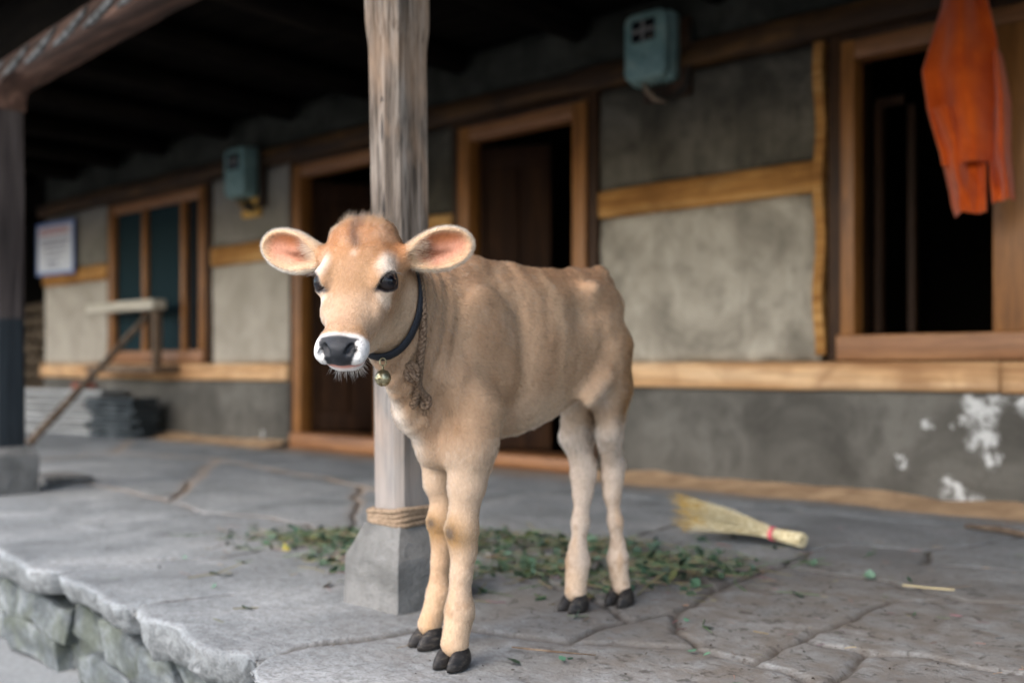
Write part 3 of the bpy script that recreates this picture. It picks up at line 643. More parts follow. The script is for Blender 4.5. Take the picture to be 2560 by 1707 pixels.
# trunk
loft((OX, OY, 0), BM, [(-.285, .685, .600, .024, 0), (-.268, .728, .550, .044, 0), (-.23, .752, .505, .060, 0), (-.18, .756, .485, .070, 0), (-.14, .752, .472, .076, 0), (-.08, .748, .448, .081, 0),
    (-.01, .746, .424, .090, 0), (.06, .748, .410, .093, 0), (.13, .750, .403, .085, 0), (.19, .750, .390, .072, 0), (.25, .728, .372, .066, 0), (.295, .690, .385, .046, 0), (.33, .640, .425, .032, 0), (.348, .57, .475, .018, 0)], .03, 2.1)
# spine ridge, withers
chain([Wp(0, .22, .728), Wp(0, .19, .738)], [.02, .02], .04)
chain([Wp(0, .20, .740), Wp(0, .08, .738), Wp(0, -.06, .735), Wp(0, -.14, .744)], [.016, .014, .014, .016], .03)
chain([Wp(0, -.14, .744), Wp(0, -.20, .750), Wp(0, -.235, .758), Wp(0, -.268, .736)], [.014, .014, .017, .016], .022)
# neck
neck = [(Wp(0, .22, .60), .135, .068), (Wp(.005, .29, .612), .120, .054), (Wp(.02, .36, .630), .100, .046), (Wp(.045, .43, .655), .086, .047), (Wp(.06, .49, .69), .076, .05)]
for (c0, h0, w0), (c1, h1, w1) in zip(neck[:-1], neck[1:]):
    for t in (0, .33, .66):
        c = c0+(c1-c0)*t; h = h0+(h1-h0)*t; wv = w0+(w1-w0)*t; tl = .5
        ax = np.array([math.sin(-.35), 0, 0]); d = (c1-c0); d[2] = 0; d /= np.linalg.norm(d)
        up = np.array([0, 0, 1.0])*math.cos(.35)-d*math.sin(.35)*1; up /= np.linalg.norm(up); sd_ = np.cross(d, [0, 0, 1.0]); fw_ = np.cross(up, sd_)
        ell(c, (.055, h, wv), np.stack([fw_, up, sd_]), .03)
# dewlap along the front of the neck
chain([Hp(-.02, -.125, 0), Wp(.035, .40, .525), Wp(.012, .365, .50), Wp(0, .345, .46)], [.020, .018, .022, .03], .03)
cone(Wp(.004, .330, .47), Wp(.004, .285, .39), .026, .024, .03)
cone(Wp(.004, .285, .39), Wp(.004, .24, .37), .023, .02, .03)
for sg, leg in ((1, 'L'), (-1, 'R')):
    # shoulder blade, point of shoulder, haunch, hook and pin bones
    ell(Wp(sg*.070, .205, .595), (.060, .105, .022), np.array([[0, -1, -.25], [0, -.25, 1], [1, 0, 0]])/np.array([[1.03], [1.03], [1]]), .035)
    cone(Wp(.058, .288, .525), Wp(.076, .235, .46), .032, .036, .04) if sg > 0 else cone(Wp(-.036, .232, .525), Wp(-.046, .205, .46), .030, .031, .04)
    ell(Wp(sg*.040, -.200, .600), (.055, .115, .029), BM, .04)
    cone(Wp(sg*.066, -.130, .718), Wp(sg*.034, -.252, .69), .014, .016, .035)
    if False: ell(Wp(sg*.032, -.264, .694), (.016, .016, .016), np.eye(3), .03)
    cone(Wp(sg*.072, -.16, .52), Wp(sg*.085, -.09, .475), .024, .012, .04)       # flank fold
# forelegs
def foreleg(l0, kn, ft, hf, sc=1.0):
    el = Wp(l0, .245, .43)
    fs = .0 if l0 > 0 else .030
    chain([Wp(l0*1.0, .250-fs, .47), Wp(l0, .262-fs, .40), (np.array(kn)*.5+Wp(l0, .262-fs, .40)*.5)], [.047*sc, .042*sc, .0315*sc], .03)
    cone(Wp(l0, .232-(l0 < 0)*.02, .425), Wp(l0, .24-(l0 < 0)*.02, .36), .026, .020, .03)
    kn = np.array(kn); ft = np.array(ft); hf = np.array(hf)
    chain([(kn*.5+Wp(l0, .262-fs, .40)*.5), kn+np.array([0, .004, .045])], [.033*sc, .0245*sc], .02)
    chain([kn+np.array([0, .004, .035]), kn+np.array([0, -.003, .005]), kn+np.array([0, .002, -.04])], [.0255*sc, .0295*sc, .0225*sc], .018)
    chain([kn+np.array([0, .003, -.035]), kn*.45+ft*.55, ft+np.array([0, 0, .03])], [.0215*sc, .0178*sc, .0182*sc], .02)
    chain([ft+np.array([0, 0, .028]), ft, ft+np.array([0, 0, -.012])], [.019*sc, .0245*sc, .022*sc], .016)
    cone(ft+np.array([0, .016, -.006]), ft+np.array([0, .02, -.014]), .012, .010, .012)
    chain([ft, (ft+hf)/2+np.array([0, 0, .006]), hf+np.array([0, .004, .022])], [.0225*sc, .0215*sc, .0275*sc], .016)
FL = dict(kn=Wp(.070, .278, .243), ft=Wp(.074, .290, .098), hf=Wp(.075, .308, .020))
FR = dict(kn=Wp(-.036, .228, .240), ft=Wp(-.046, .226, .100), hf=Wp(-.058, .245, .020))
foreleg(.073, sc=.97, **FL); foreleg(-.046, sc=.89, **FR)
def hindleg(l0, st, hk, ft, hf, sc=1.0):
    st, hk, ft, hf = [np.array(q) for q in (st, hk, ft, hf)]
    chain([Wp(l0*.9, -.215, .58), Wp(l0*.9, -.215, .50), st*.5+hk*.5+np.array([0, .004, .02])], [.050*sc, .040*sc, .029*sc], .03)
    chain([Wp(l0*.8, -.258, .60), Wp(l0*.8, -.262, .50), hk+np.array([0, .010, .07])], [.040*sc, .030*sc, .015*sc], .035)     # ham to the Achilles cord
    chain([st*.5+hk*.5, hk+np.array([0, -.002, .025])], [.029*sc, .0235*sc], .02)
    chain([hk+np.array([0, -.002, .03]), hk, hk+np.array([0, -.002, -.04])], [.0245*sc, .0265*sc, .0205*sc], .018)
    chain([hk+np.array([0, .014, .055]), hk+np.array([0, .022, .026]), hk+np.array([0, .010, -.01])], [.010, .0155, .014], .014)   # point of hock
    chain([hk+np.array([0, -.001, -.035]), hk*.45+ft*.55, ft+np.array([0, 0, .03])], [.020*sc, .0178*sc, .0185*sc], .02)
    chain([ft+np.array([0, 0, .028]), ft, ft+np.array([0, 0, -.012])], [.019*sc, .0245*sc, .022*sc], .016)
    cone(ft+np.array([0, .016, -.006]), ft+np.array([0, .02, -.014]), .012, .010, .012)
    chain([ft, (ft+hf)/2+np.array([0, 0, .006]), hf+np.array([0, .004, .022])], [.0225*sc, .021*sc, .0265*sc], .016)
HLg = dict(st=Wp(.072, -.150, .50), hk=Wp(.014, -.270, .295), ft=Wp(.016, -.288, .105), hf=Wp(.022, -.290, .020))
HRg = dict(st=Wp(-.050, -.165, .47), hk=Wp(-.034, -.222, .298), ft=Wp(-.026, -.192, .105), hf=Wp(-.020, -.172, .020))
hindleg(.044, sc=.84, **HLg); hindleg(-.048, sc=.96, **HRg)
# tail lying against the buttocks
chain([Wp(0, -.262, .740), Wp(.0, -.284, .712), Wp(-.004, -.296, .66), Wp(-.006, -.300, .56), Wp(-.008, -.298, .47), Wp(-.010, -.290, .41)], [.019, .016, .013, .011, .010, .013], .012)
# head: skull and upper jaw, lower jaw
loft(HO, HM, [(-.122, .010, -.055, .044, 0), (-.110, .042, -.068, .062, 0), (-.084, .060, -.080, .0715, 0), (-.045, .058, -.088, .0700, 0), (-.015, .046, -.094, .0650, 0), (.015*HS, .034, -.095, .0585, 0), (.045*HS, .021, -.088, .0490, 0),
    (.075*HS, .011, -.074, .0405, 0), (.105*HS, .005, -.060, .0355, 0), (.130*HS, .002, -.050, .0355, 0), (.150*HS, -.002, -.043, .0375, 0), (.164*HS, -.010, -.041, .035, 0)], .012, 2.2)
chain([Hp(-.055, -.085, .036), Hp(.0, -.095, .032), Hp(.06, -.082, .020)], [.022, .020, .014], .02)
chain([Hp(-.055, -.085, -.036), Hp(.0, -.095, -.032), Hp(.06, -.082, -.020)], [.022, .020, .014], .02)
chain([Hp(.05, -.078, 0), Hp(.10, -.066, 0), Hp(.130, -.062, 0)], [.022, .018, .017], .014)
ellH(.139, -.0575, 0, (.021, .0125, .031), .004)                               # lower lip and chin
ellH(.158, -.026, 0, (.016, .022, .026), .010)                               # front of the nose
for sg in (1, -1):
    ellH(.142, -.031, sg*.026, (.026, .022, .0165), .010)                    # upper lip flews
    ellH(-.01, .020, sg*.046, (.040, .018, .014), .014)                      # brow
    ellH(.022, -.020, sg*.042, (.045, .020, .011), .018)                      # cheek bone
    ellH(-.02, -.060, sg*.044, (.050, .035, .015), .014)                     # cheek
    ellH(-.098, .034, sg*.018-.004, (.028, .026, .038), .018)                         # dome of the poll
    # ears
    root = Hp(-.062, .008, sg*.060)
    if sg > 0: e1 = HL*.965+UPV*.22-hd*.10
    else: e1 = -HL*.985+UPV*.24-hd*.12
    e1 /= np.linalg.norm(e1); nf = hd*.93+(-.16*UPV)+sg*HL*(.22 if sg > 0 else .12); nf -= e1*(nf@e1); nf /= np.linalg.norm(nf); e2 = np.cross(nf, e1)
    if e2[2] < 0: e2 = -e2
    EM = np.stack([e1, e2, nf]); ec = root+e1*.078
    if sg > 0: EL = (root.copy(), EM.copy())
    else: ER = (root.copy(), EM.copy())
    ell(ec, (.052, .0350, .021), EM, .006)
    ell(ec-e1*.012-e2*.002, (.050, .031, .018), EM, .008)
    cone(root-e1*.010, root+e1*.045-nf*.002, .0205, .0195, .014)
    ell(ec+nf*.0165+e1*.002, (.0485, .0318, .0240), EM, .005, 'sub')
    ell(ec+nf*.010-e1*.034-e2*.004, (.026, .015, .020), EM, .010, 'sub')
    # eye socket, lids
    er = Hp(.002, .008, sg*.0495)
    ed_ = HL*sg*.79+hd*.61+UPV*.03; ed_ /= np.linalg.norm(ed_)
    ell(er+ed_*.0005, (.0235, .0230, .0230), np.eye(3), .012)
    vis = np.stack([np.cross(UPV, ed_)/np.linalg.norm(np.cross(UPV, ed_)), np.cross(ed_, np.cross(UPV, ed_))/np.linalg.norm(np.cross(UPV, ed_)), ed_])
    tilt = math.radians(14)*(-1)   # corner nearest the nose lies lower
    inn = HA-ed_*(HA@ed_); inn /= np.linalg.norm(inn)
    xax = vis[0] if vis[0]@(hd) > 0 else -vis[0]
    xax = xax*math.cos(.36)-vis[1]*math.sin(.36); yax = np.cross(ed_, xax); yax = yax if yax[2] > 0 else -yax
    EYM = np.stack([xax, yax, ed_])
    ell(er+ed_*.0195+yax*-.001, (.0225, .0140, .017), EYM, .003, 'sub'); ell(er+ed_*.018+xax*.019-yax*.002, (.0085, .0045, .012), EYM, .004, 'sub')
    if sg > 0: EYL = (er, ed_, EYM)
    else: EYR = (er, ed_, EYM)
    # nostrils: comma-shaped
    nr = Hp(.168, -.012, sg*.0225); d1 = HL*sg*.70+HU*.42+HA*.1; d1 /= np.linalg.norm(d1); nn = HA*.80+HL*sg*.50+HU*.2; nn -= d1*(nn@d1); nn /= np.linalg.norm(nn); NM = np.stack([d1, np.cross(nn, d1), nn])
    ell(nr-d1*.001, (.0110, .0054, .014), NM, .004, 'sub')
    ell(nr+HL*sg*.006-HU*.008+HA*-.003, (.0035, .0065, .010), HM[[0, 1, 2]][[2, 1, 0]], .004, 'sub')
def surface_nets(Fv, xs_, ys_, zs_):
    ins = Fv < 0
    s = ins[:-1, :-1, :-1].astype(np.int8)
    s = sum(ins[i:Fv.shape[0]-1+i, j:Fv.shape[1]-1+j, k:Fv.shape[2]-1+k].astype(np.int8) for i in (0, 1) for j in (0, 1) for k in (0, 1))
    act = (s > 0) & (s < 8); idx = np.argwhere(act); n = len(idx)
    vid = np.full(act.shape, -1, np.int32); vid[act] = np.arange(n)
    acc = np.zeros((n, 3)); cnt = np.zeros(n); C = (xs_, ys_, zs_)
    corners = [(i, j, k) for i in (0, 1) for j in (0, 1) for k in (0, 1)]
    for c0 in corners:
        for ax in range(3):
            if c0[ax] == 1: continue
            c1 = list(c0); c1[ax] = 1
            i0 = idx+np.array(c0); i1 = idx+np.array(c1)
            f0 = Fv[i0[:, 0], i0[:, 1], i0[:, 2]]; f1 = Fv[i1[:, 0], i1[:, 1], i1[:, 2]]; m = (f0 < 0) != (f1 < 0)
            t = np.where(m, f0/(f0-f1+1e-12), 0)
            for q in range(3):
                a = C[q][i0[:, q]]; b = C[q][i1[:, q]]; acc[:, q] += np.where(m, a+(b-a)*t, 0)
            cnt += m
    V = acc/cnt[:, None]; faces = []
    for ax in range(3):
        o1, o2 = [(1, 2), (2, 0), (0, 1)][ax]
        sl0 = [slice(1, -1)]*3; sl1 = [slice(1, -1)]*3; sl0[ax] = slice(0, -1); sl1[ax] = slice(1, None)
        A = ins[tuple(sl0)]; B = ins[tuple(sl1)]; e = np.argwhere(A != B)
        flip = A[e[:, 0], e[:, 1], e[:, 2]]
        base = e+1; base[:, ax] -= 1
        q = []
        for d1_, d2_ in ((0, 0), (-1, 0), (-1, -1), (0, -1)):
            c = base.copy(); c[:, o1] += d1_; c[:, o2] += d2_; q.append(vid[c[:, 0], c[:, 1], c[:, 2]])
        q = np.stack(q, 1); q[~flip] = q[~flip][:, ::-1]; faces.append(q)
    return V, np.concatenate(faces)
# project the head's mouth groove and other creases after meshing
CV, CF = surface_nets(SD, gx, gy, gz)
CF = CF[(CF >= 0).all(1)]
def grad_normals(V):
    N = []
    for ax, g in enumerate((gx, gy, gz)):
        pass
    return None
def trilin(V):
    ix = []
    for q, g in enumerate((gx, gy, gz)):
        i = np.clip(np.searchsorted(g, V[:, q])-1, 0, len(g)-2); t = (V[:, q]-g[i])/(g[i+1]-g[i]); ix.append((i, t))
    r = 0
    for a in (0, 1):
        for b in (0, 1):
            for c in (0, 1):
                r = r+(ix[0][1] if a else 1-ix[0][1])*(ix[1][1] if b else 1-ix[1][1])*(ix[2][1] if c else 1-ix[2][1])*SD[ix[0][0]+a, ix[1][0]+b, ix[2][0]+c]
    return r
def sdn(V, e=.002):
    g = np.stack([trilin(V+np.eye(3)[i]*e)-trilin(V-np.eye(3)[i]*e) for i in range(3)], 1); return g/(np.linalg.norm(g, axis=1)[:, None]+1e-9)
# relax twice
E_ = np.concatenate([CF[:, [0, 1]], CF[:, [1, 2]], CF[:, [2, 3]], CF[:, [3, 0]]]); 
for it in range(3):
    acc = np.zeros_like(CV); cnt = np.zeros(len(CV))
    for a, b in ((0, 1), (1, 0)):
        for q in range(3): acc[:, q] += np.bincount(E_[:, a], CV[E_[:, b], q], len(CV))
        cnt += np.bincount(E_[:, a], minlength=len(CV))
    CV = CV*.5+.5*acc/cnt[:, None]
NR = sdn(CV)
print('calf verts', len(CV), 'faces', len(CF))
def HC(V):   # head coordinates
    d = V-HO; a = d@HA; return np.where(a > 0, a/HS, a), d@HU, d@HL
def BC(V):   # body coordinates l, s, z
    return V[:, 0]-OX, OY-V[:, 1], V[:, 2]
def headmask(V):
    a, u, l = HC(V);     return sstep(.120, .108, np.sqrt(((a-.030)/1.55)**2+((u+.016)/1.12)**2+(l*1.1)**2))
def earcoord(V, E):
    d = V-E[0]; return d@E[1][0], d@E[1][1], d@E[1][2]
def earmask(V):
    m = np.zeros(len(V)); 
    for E in (EL, ER):
        x, y, z = earcoord(V, E); m = np.maximum(m, sstep(.010, .030, x)*(np.abs(y) < .06)*(np.abs(z) < .06)*(x < .17))
    return m
# fine relief: ribs, wrinkles of the neck, hair tufts
l_, s_, z_ = BC(CV); disp = np.zeros(len(CV))
side = sstep(.045, .072, np.abs(l_))
rib = np.cos((s_+.25*(z_-.6))*2*math.pi/.042)*side*sstep(.50, .56, z_)*sstep(.74, .68, z_)*sstep(-.14, -.09, s_)*sstep(.12, .06, s_)
disp += .0005*rib*(.6+.5*fbm(CV*7, 66, 2))
disp -= .012*side*np.exp(-(((s_+.085)/.045)**2+((z_-.660)/.045)**2))                    # hollow of the flank under the loin
disp -= .008*side*np.exp(-(((s_-.125)/.022)**2+((z_-.60)/.10)**2))                    # groove behind the shoulder
disp -= .004*side*np.exp(-(((s_+.150)/.02)**2+((z_-.62)/.09)**2))
nk = sstep(.27, .31, s_)*(1-headmask(CV))*(1-earmask(CV))*sstep(.42, .46, z_)
disp += .0016*nk*np.sin((s_*1.6+z_*.35+.02*fbm(CV*9, 5))*2*math.pi/.05)
disp += .0038*fbm(CV*15, 61, 3)*(1-headmask(CV))*(1-earmask(CV))*sstep(.3, .5, z_)
disp += .0008*fbm(CV*60, 63, 2)
a_, u_, lh = HC(CV)
disp += .0012*fbm(CV*35, 64, 2)*headmask(CV)
# mouth crease
ml = -.0445-.06*(a_-.14)+.10*np.abs(lh)*0
mth = np.exp(-((u_-ml)/.0022)**2)*sstep(.100, .118, a_)*headmask(CV)
disp -= .0045*mth
disp -= .0016*np.exp(-((u_-(ml+.007))/.006)**2)*sstep(.12, .14, a_)*np.exp(-(lh/.02)**2)*0
CV = CV+NR*disp[:, None]

def mixc(a, b, m): return a*(1-m[:, None])+np.array(b)[None, :]*m[:, None]
def coat(V, N):
    """natural coat colour of the calf; returns rgb (N,3) and gloss (N,), hairlen (N,)"""
    l, s, z = BC(V); a, u, lh = HC(V); n1 = fbm(V*7, 70, 3); n2 = fbm(V*26, 71, 3); hm = headmask(V); em = earmask(V)
    c = np.tile(np.array([.335, .217, .132]), (len(V), 1))
    c = mixc(c, (.27, .145, .075), np.clip(.65*sstep(.68, .77, z)+.55*n1, 0, 1))                     # darker topline
    n4 = fbm(V*np.array([22, 22, 10]), 73, 3); c = mixc(c, (.48, .33, .21), np.clip(sstep(.0, .6, n4+.2*n1)*.55, 0, 1)); c = mixc(c, (.29, .165, .09), np.clip(sstep(.05, .6, -n4)*.55, 0, 1))
    c = mixc(c, (.50, .37, .26), .75*sstep(.53, .43, z)*sstep(.20, .0, s)*(s > -.16))                        # paler belly
    c = mixc(c, (.23, .12, .05), .95*sstep(-.185, -.27, s)*sstep(.34, .42, z)*sstep(.70, .56, z+.03*n1))    # brown breeches
    c = mixc(c, (.72, .66, .58), sstep(.03, .0, np.abs(l))*sstep(.30, .34, s)*sstep(.52, .47, z)*sstep(.33, .38, z)*.55)   # white of the brisket
    c = mixc(c, (.70, .62, .53), np.exp(-(((s+.145)/.03)**2+((z-.465)/.03)**2))*.9)                 # pale flank fold
    lg = sstep(.44, .34, z+.02*n1)*(z < .5)
    c = mixc(c, (.41, .298, .205), lg*.85)                                                        # pale legs
    c = mixc(c, (.56, .45, .36), sstep(.46, .38, z)*(s < .05)*.75)
    front = s > .1
    inner = np.where(front, sstep(.01, -.02, l), 0)
    c = mixc(c, (.46, .29, .165), lg*inner*.6*sstep(.30, .16, z))
    c = mixc(c, (.50, .34, .20), lg*sstep(.12, .07, z)*.5*(.6+.5*n2))
    for K, m_ in ((FL['kn'], .9), (FR['kn'], 1.0)):                                               # soiled knees
        d = V-np.array(K); kk = np.exp(-((d[:, 0]/.030)**2+((d[:, 2]+.004+.012*n2)/.032)**2))*(d[:, 1] < .018)*1.25
        c = mixc(c, (.30, .17, .065), np.clip(kk*1.1*m_, 0, 1)); c = mixc(c, (.055, .04, .03), np.clip(np.exp(-((d[:, 0]/.015)**2+((d[:, 2]-.002+.01*n2)/.014)**2))*(d[:, 1] < .0)*m_*(1.1+.8*n2), 0, .85))
    c = mixc(c, (.20, .11, .05), sstep(.25, .6, fbm(V*60, 75, 2)+.12)*.35*sstep(.30, .12, z)); c = mixc(c, (.40, .235, .11), .5*sstep(.0, .5, fbm(V*np.array([30, 30, 9]), 76, 2))*sstep(.32, .2, z))       # mud specks on the lower legs
    # head
    hc = np.tile(np.array([.305, .176, .092]), (len(V), 1))
    hc = mixc(hc, (.30, .130, .050), sstep(.01, -.06, a)*sstep(-.02, .03, u)*.95)
    hc = mixc(hc, (.20, .085, .035), np.clip(sstep(-.04, -.09, a)*sstep(-.02, .03, u)*(.45+.6*n2), 0, 1))
    hc = mixc(hc, (.42, .27, .17), np.clip(sstep(-.2, .5, n2)*.45, 0, 1))
    hc = mixc(hc, (.47, .335, .23), sstep(.03, .07, a)*sstep(.12, .10, a)*.5)
    hc = mixc(hc, (.36, .23, .15), np.exp(-((a-.105)/.022)**2-(lh/.02)**2)*.6*(u > -.02))             # dusky bridge of the nose
    hc = mixc(hc, (.52, .39, .27), sstep(-.03, -.07, u)*.5)
    for sg in (1, -1):
        r = np.sqrt(((a+.012)/.027)**2+((lh-sg*.0555)/.0150)**2+((u-.026)/.022)**2)
        hc = mixc(hc, (.62, .53, .44), sstep(1.6, .35, r+.3*n2)*.85)                                # white above the eye
        r = np.sqrt(((a-.030)/.020)**2+((lh-sg*.050)/.016)**2+((u+.006)/.022)**2)
        hc = mixc(hc, (.62, .48, .36), sstep(1.4, .5, r+.2*n2)*.8)
    tuft = np.exp(-((lh+.004+.006*np.sin(a*60))/.0105)**2)*sstep(-.026, -.040, a)*sstep(-.01, .01, u)
    hc = mixc(hc, (.085, .04, .022), tuft*.9)
    hc = mixc(hc, (.62, .50, .38), np.exp(-((a+.022)**2+lh**2)/.0055**2)*.5*(u > 0))                # whorl
    hc = mixc(hc, (.33, .19, .11), np.exp(-((a-.0)/.028)**2-(lh/.010)**2)*.45*(u > 0))
    mz = sstep(.132, .146, a+.16*np.abs(lh)+.012*sstep(-.015, -.035, u)+.002*n2)
    mz = np.maximum(mz, sstep(.105, .125, a)*sstep(-.04, -.055, u))
    hc = mixc(hc, (.64, .62, .595), mz*.97)
    c = c*(1-hm[:, None])+hc*hm[:, None]
    # nose pad
    pw = np.interp(u, [-.050, -.040, -.029, -.017, -.006, .002, .008], [.0155, .0175, .022, .0285, .0315, .030, .012])
    pad = sstep(1.10, .90, np.abs(lh)/pw+.22*fbm(V*150, 77, 2))*sstep(.138, .146, a-.25*np.minimum(0, u)*0+.12*(u-.0)*(u > 0)*-1+.004*n2)*sstep(ml_(a)+.0005, ml_(a)+.003, u)*sstep(.0075, .0025, u)
    pad = pad*hm
    c = mixc(c, (.012, .013, .016), pad)
    spots = (fbm(V*380, 79, 1) > .48)*mz*hm*(1-pad)*np.exp(-((np.abs(lh)-.030)/.009)**2)*(u > -.045)
    c = mixc(c, (.06, .06, .07), spots*.75)
    lip = np.exp(-((u-(ml_(a)-.0035))/.0056)**2)*sstep(.112, .135, a)*sstep(.036, .030, np.abs(lh))*hm
    c = mixc(c, (.60, .27, .22), np.clip(lip*1.3, 0, 1))
    ln = np.exp(-((u-ml_(a))/.0014)**2)*sstep(.105, .12, a)*hm
    c = mixc(c, (.05, .025, .02), np.clip(ln, 0, 1)*.85)
    # eyelids
    eyerim = np.zeros(len(V))
    for er, ed_, M in (EYL, EYR):
        d = V-(er+ed_*.0195-M[1]*.001); x = d@M[0]; y = d@M[1]; zz = d@M[2]; r = np.sqrt((x/.0235)**2+(y/.0150)**2)
        rim = sstep(1.22, 1.06, r+.0)*(zz > -.022)*(np.abs(zz) < .03); c = mixc(c, (.022, .016, .015), np.clip(rim, 0, 1)); eyerim = np.maximum(eyerim, rim)
        tr = np.exp(-((x-.025)/.007)**2-((y+.004)/.0045)**2)*(np.abs(zz) < .03); c = mixc(c, (.03, .022, .02), np.clip(tr*1.2, 0, 1))
    # ears
    inner = np.zeros(len(V))
    for E in (EL, ER):
        x, y, zz = earcoord(V, E); near = (x > .0)*(x < .16)*(np.abs(y) < .06)*(np.abs(zz) < .06)
        m = sstep(.012, .035, x)*near
        c = mixc(c, (.46, .29, .17), m*.9)
        fr = (N@E[1][2] > .05)*m; rr = np.sqrt(((x-.076)/.050)**2+((y)/.0315)**2)
        cup = sstep(1.02, .62, rr+.14*n2)*fr
        c = mixc(c, (.50, .35, .23), sstep(.70, .95, rr)*m*.75*sstep(.04, .07, x))
        c = mixc(c, (.52, .25, .165), cup); c = mixc(c, (.38, .13, .045), cup*np.clip(sstep(-.002, .018, y)*.85+.25*n2, 0, 1))
        c = mixc(c, (.17, .06, .03), cup*np.clip(np.exp(-(((x-.070)/.022)**2+((y-.001*0+.006)/.006)**2))*.85+np.exp(-(((x-.046)/.018)**2+((y-.008)/.022)**2))*1.3, 0, 1))
        inner = np.maximum(inner, cup)
    gloss = np.clip(pad+eyerim+lip*.6, 0, 1)
    hl = .0085*(1-hm)+.0050*hm; hl = np.where(z < .36, .0048, hl); hl = hl+.005*sstep(.50, .42, z)*(s < .2)*(z > .36)*(1-hm)
    hl = hl*(1-.55*mz*hm)+.006*sstep(-.07, -.10, a)*(u > 0)*hm; hl = np.where(em > .5, .0055, hl)
    dens = (1-pad)*(1-np.clip(lip, 0, 1))*(1-eyerim)*(1-.75*inner)
    return np.clip(c, .01, .9), gloss, hl, dens
def ml_(a): return -.0445-.06*(a-.14)
calf = thing('calf', (OX, OY, 0), 'fawn brown young calf standing on the stone porch with its head turned towards the camera', 'calf')
cc, gl, hl, dn = coat(CV, NR)
N_ = NT('calf_skin'); at = N_.n('ShaderNodeVertexColor'); at.layer_name = 'Col'
fur = N_.noise(240, 3, N_.pos((1, 1, .45)), .5, .6)
c = N_.mix(N_.math('MULTIPLY', N_.ramp(fur, [(.38, .35), (.6, 0.0)]), N_.math('SUBTRACT', 1.0, at.outputs[1])), at.outputs[0], N_.mix(1.0, at.outputs[0], (.6, .55, .5), 'MULTIPLY'))
fine = N_.noise(1100, 2)
M_skin = N_.done(c, N_.math('SUBTRACT', .85, N_.math('MULTIPLY', at.outputs[1], .52)), N_.bump(N_.math('ADD', N_.math('MULTIPLY', fine, N_.math('ADD', .25, N_.math('MULTIPLY', at.outputs[1], .5))), N_.math('MULTIPLY', fur, N_.math('SUBTRACT', 1.0, at.outputs[1]))), .0012), .35)
body = mesh_obj('body', CV, CF, M_skin, calf)
ca = body.data.color_attributes.new('Col', 'FLOAT_COLOR', 'POINT'); ca.data.foreach_set('color', np.concatenate([cc, gl[:, None]], 1).astype(np.float32).ravel())

# eyes
N_ = NT('calf_eye'); at = N_.n('ShaderNodeTexCoord'); sx = N_.n('ShaderNodeSeparateXYZ'); N_.put(sx.inputs[0], at.outputs['Object'])
rr = N_.math('SQRT', N_.math('ADD', N_.math('POWER', N_.math('MULTIPLY', sx.outputs[0], .8), 2.0), N_.math('POWER', sx.outputs[1], 2.0)))
c = N_.ramp(N_.math('DIVIDE', rr, .02), [(.30, (.003, .003, .005)), (.40, (.012, .010, .012)), (.72, (.020, .013, .010)), (.85, (.006, .005, .005))])
M_eye = N_.done(c, .10, None, .3)
for er, ed_, M in (EYL, EYR):
    bm = bmesh.new(); bmesh.ops.create_uvsphere(bm, u_segments=40, v_segments=24, radius=.0202); me = bpy.data.meshes.new('eye'); bm.to_mesh(me); bm.free()
    me.polygons.foreach_set('use_smooth', [True]*len(me.polygons)); me.materials.append(M_eye)
    o = bpy.data.objects.new('eye', me); COL.objects.link(o); o.parent = calf
    R = Matrix([[M[j][i] for j in range(3)] for i in range(3)]); p = er+ed_*.0008-np.array([OX, OY, 0])
    o.matrix_local = Matrix.Translation(Vector(p)) @ R.to_4x4()
# hooves: two claws each
N_ = NT('hoof_horn'); a = N_.noise(60, 5, N_.pos((1, 1, 3)), .3); M_hoof = N_.done(N_.ramp(a, [(.35, (.009, .008, .008)), (.55, (.024, .021, .019)), (.72, (.085, .070, .055))]), .5, N_.bump(a, .0015), .25)
for hf, yaw in ((FL['hf'], .10), (FR['hf'], -.18), (HLg['hf'], .05), (HRg['hf'], -.12)):
    bm = bmesh.new()
    for sg in (1, -1):
        b2 = bmesh.new(); bmesh.ops.create_uvsphere(b2, u_segments=24, v_segments=16, radius=1)
        vs = []
        for v in b2.verts:
            x, y, z = v.co
            Z_ = max(-.55, z); k = 1.0 if z > -.55 else 1.0
            t = (Z_+.55)/1.55
            X_ = x*.0165*(1-.22*t); Yf = y*(.036*(1-.38*t))+(.0125*t if True else 0)
            if y < 0: Yf *= 1.0; X_ *= 1-.30*min(1, -y)**2
            v.co = Vector((X_+sg*.0158+sg*.001*(-y), Yf-.006, Z_*.0275+.0151))
            if sg*v.co.x < .0012: v.co.x = sg*.0012
        m2 = bpy.data.meshes.new('tmp'); b2.to_mesh(m2); bm.from_mesh(m2); b2.free(); bpy.data.meshes.remove(m2)
    R = Matrix.Rotation(yaw, 3, 'Z')
    for v in bm.verts: v.co = R @ v.co
    me = bpy.data.meshes.new('hoof'); bm.to_mesh(me); bm.free(); me.materials.append(M_hoof); me.polygons.foreach_set('use_smooth', [True]*len(me.polygons))
    o = bpy.data.objects.new('hoof', me); COL.objects.link(o); o.parent = calf; o.location = Vector((hf[0]-OX, hf[1]-OY, -.001))

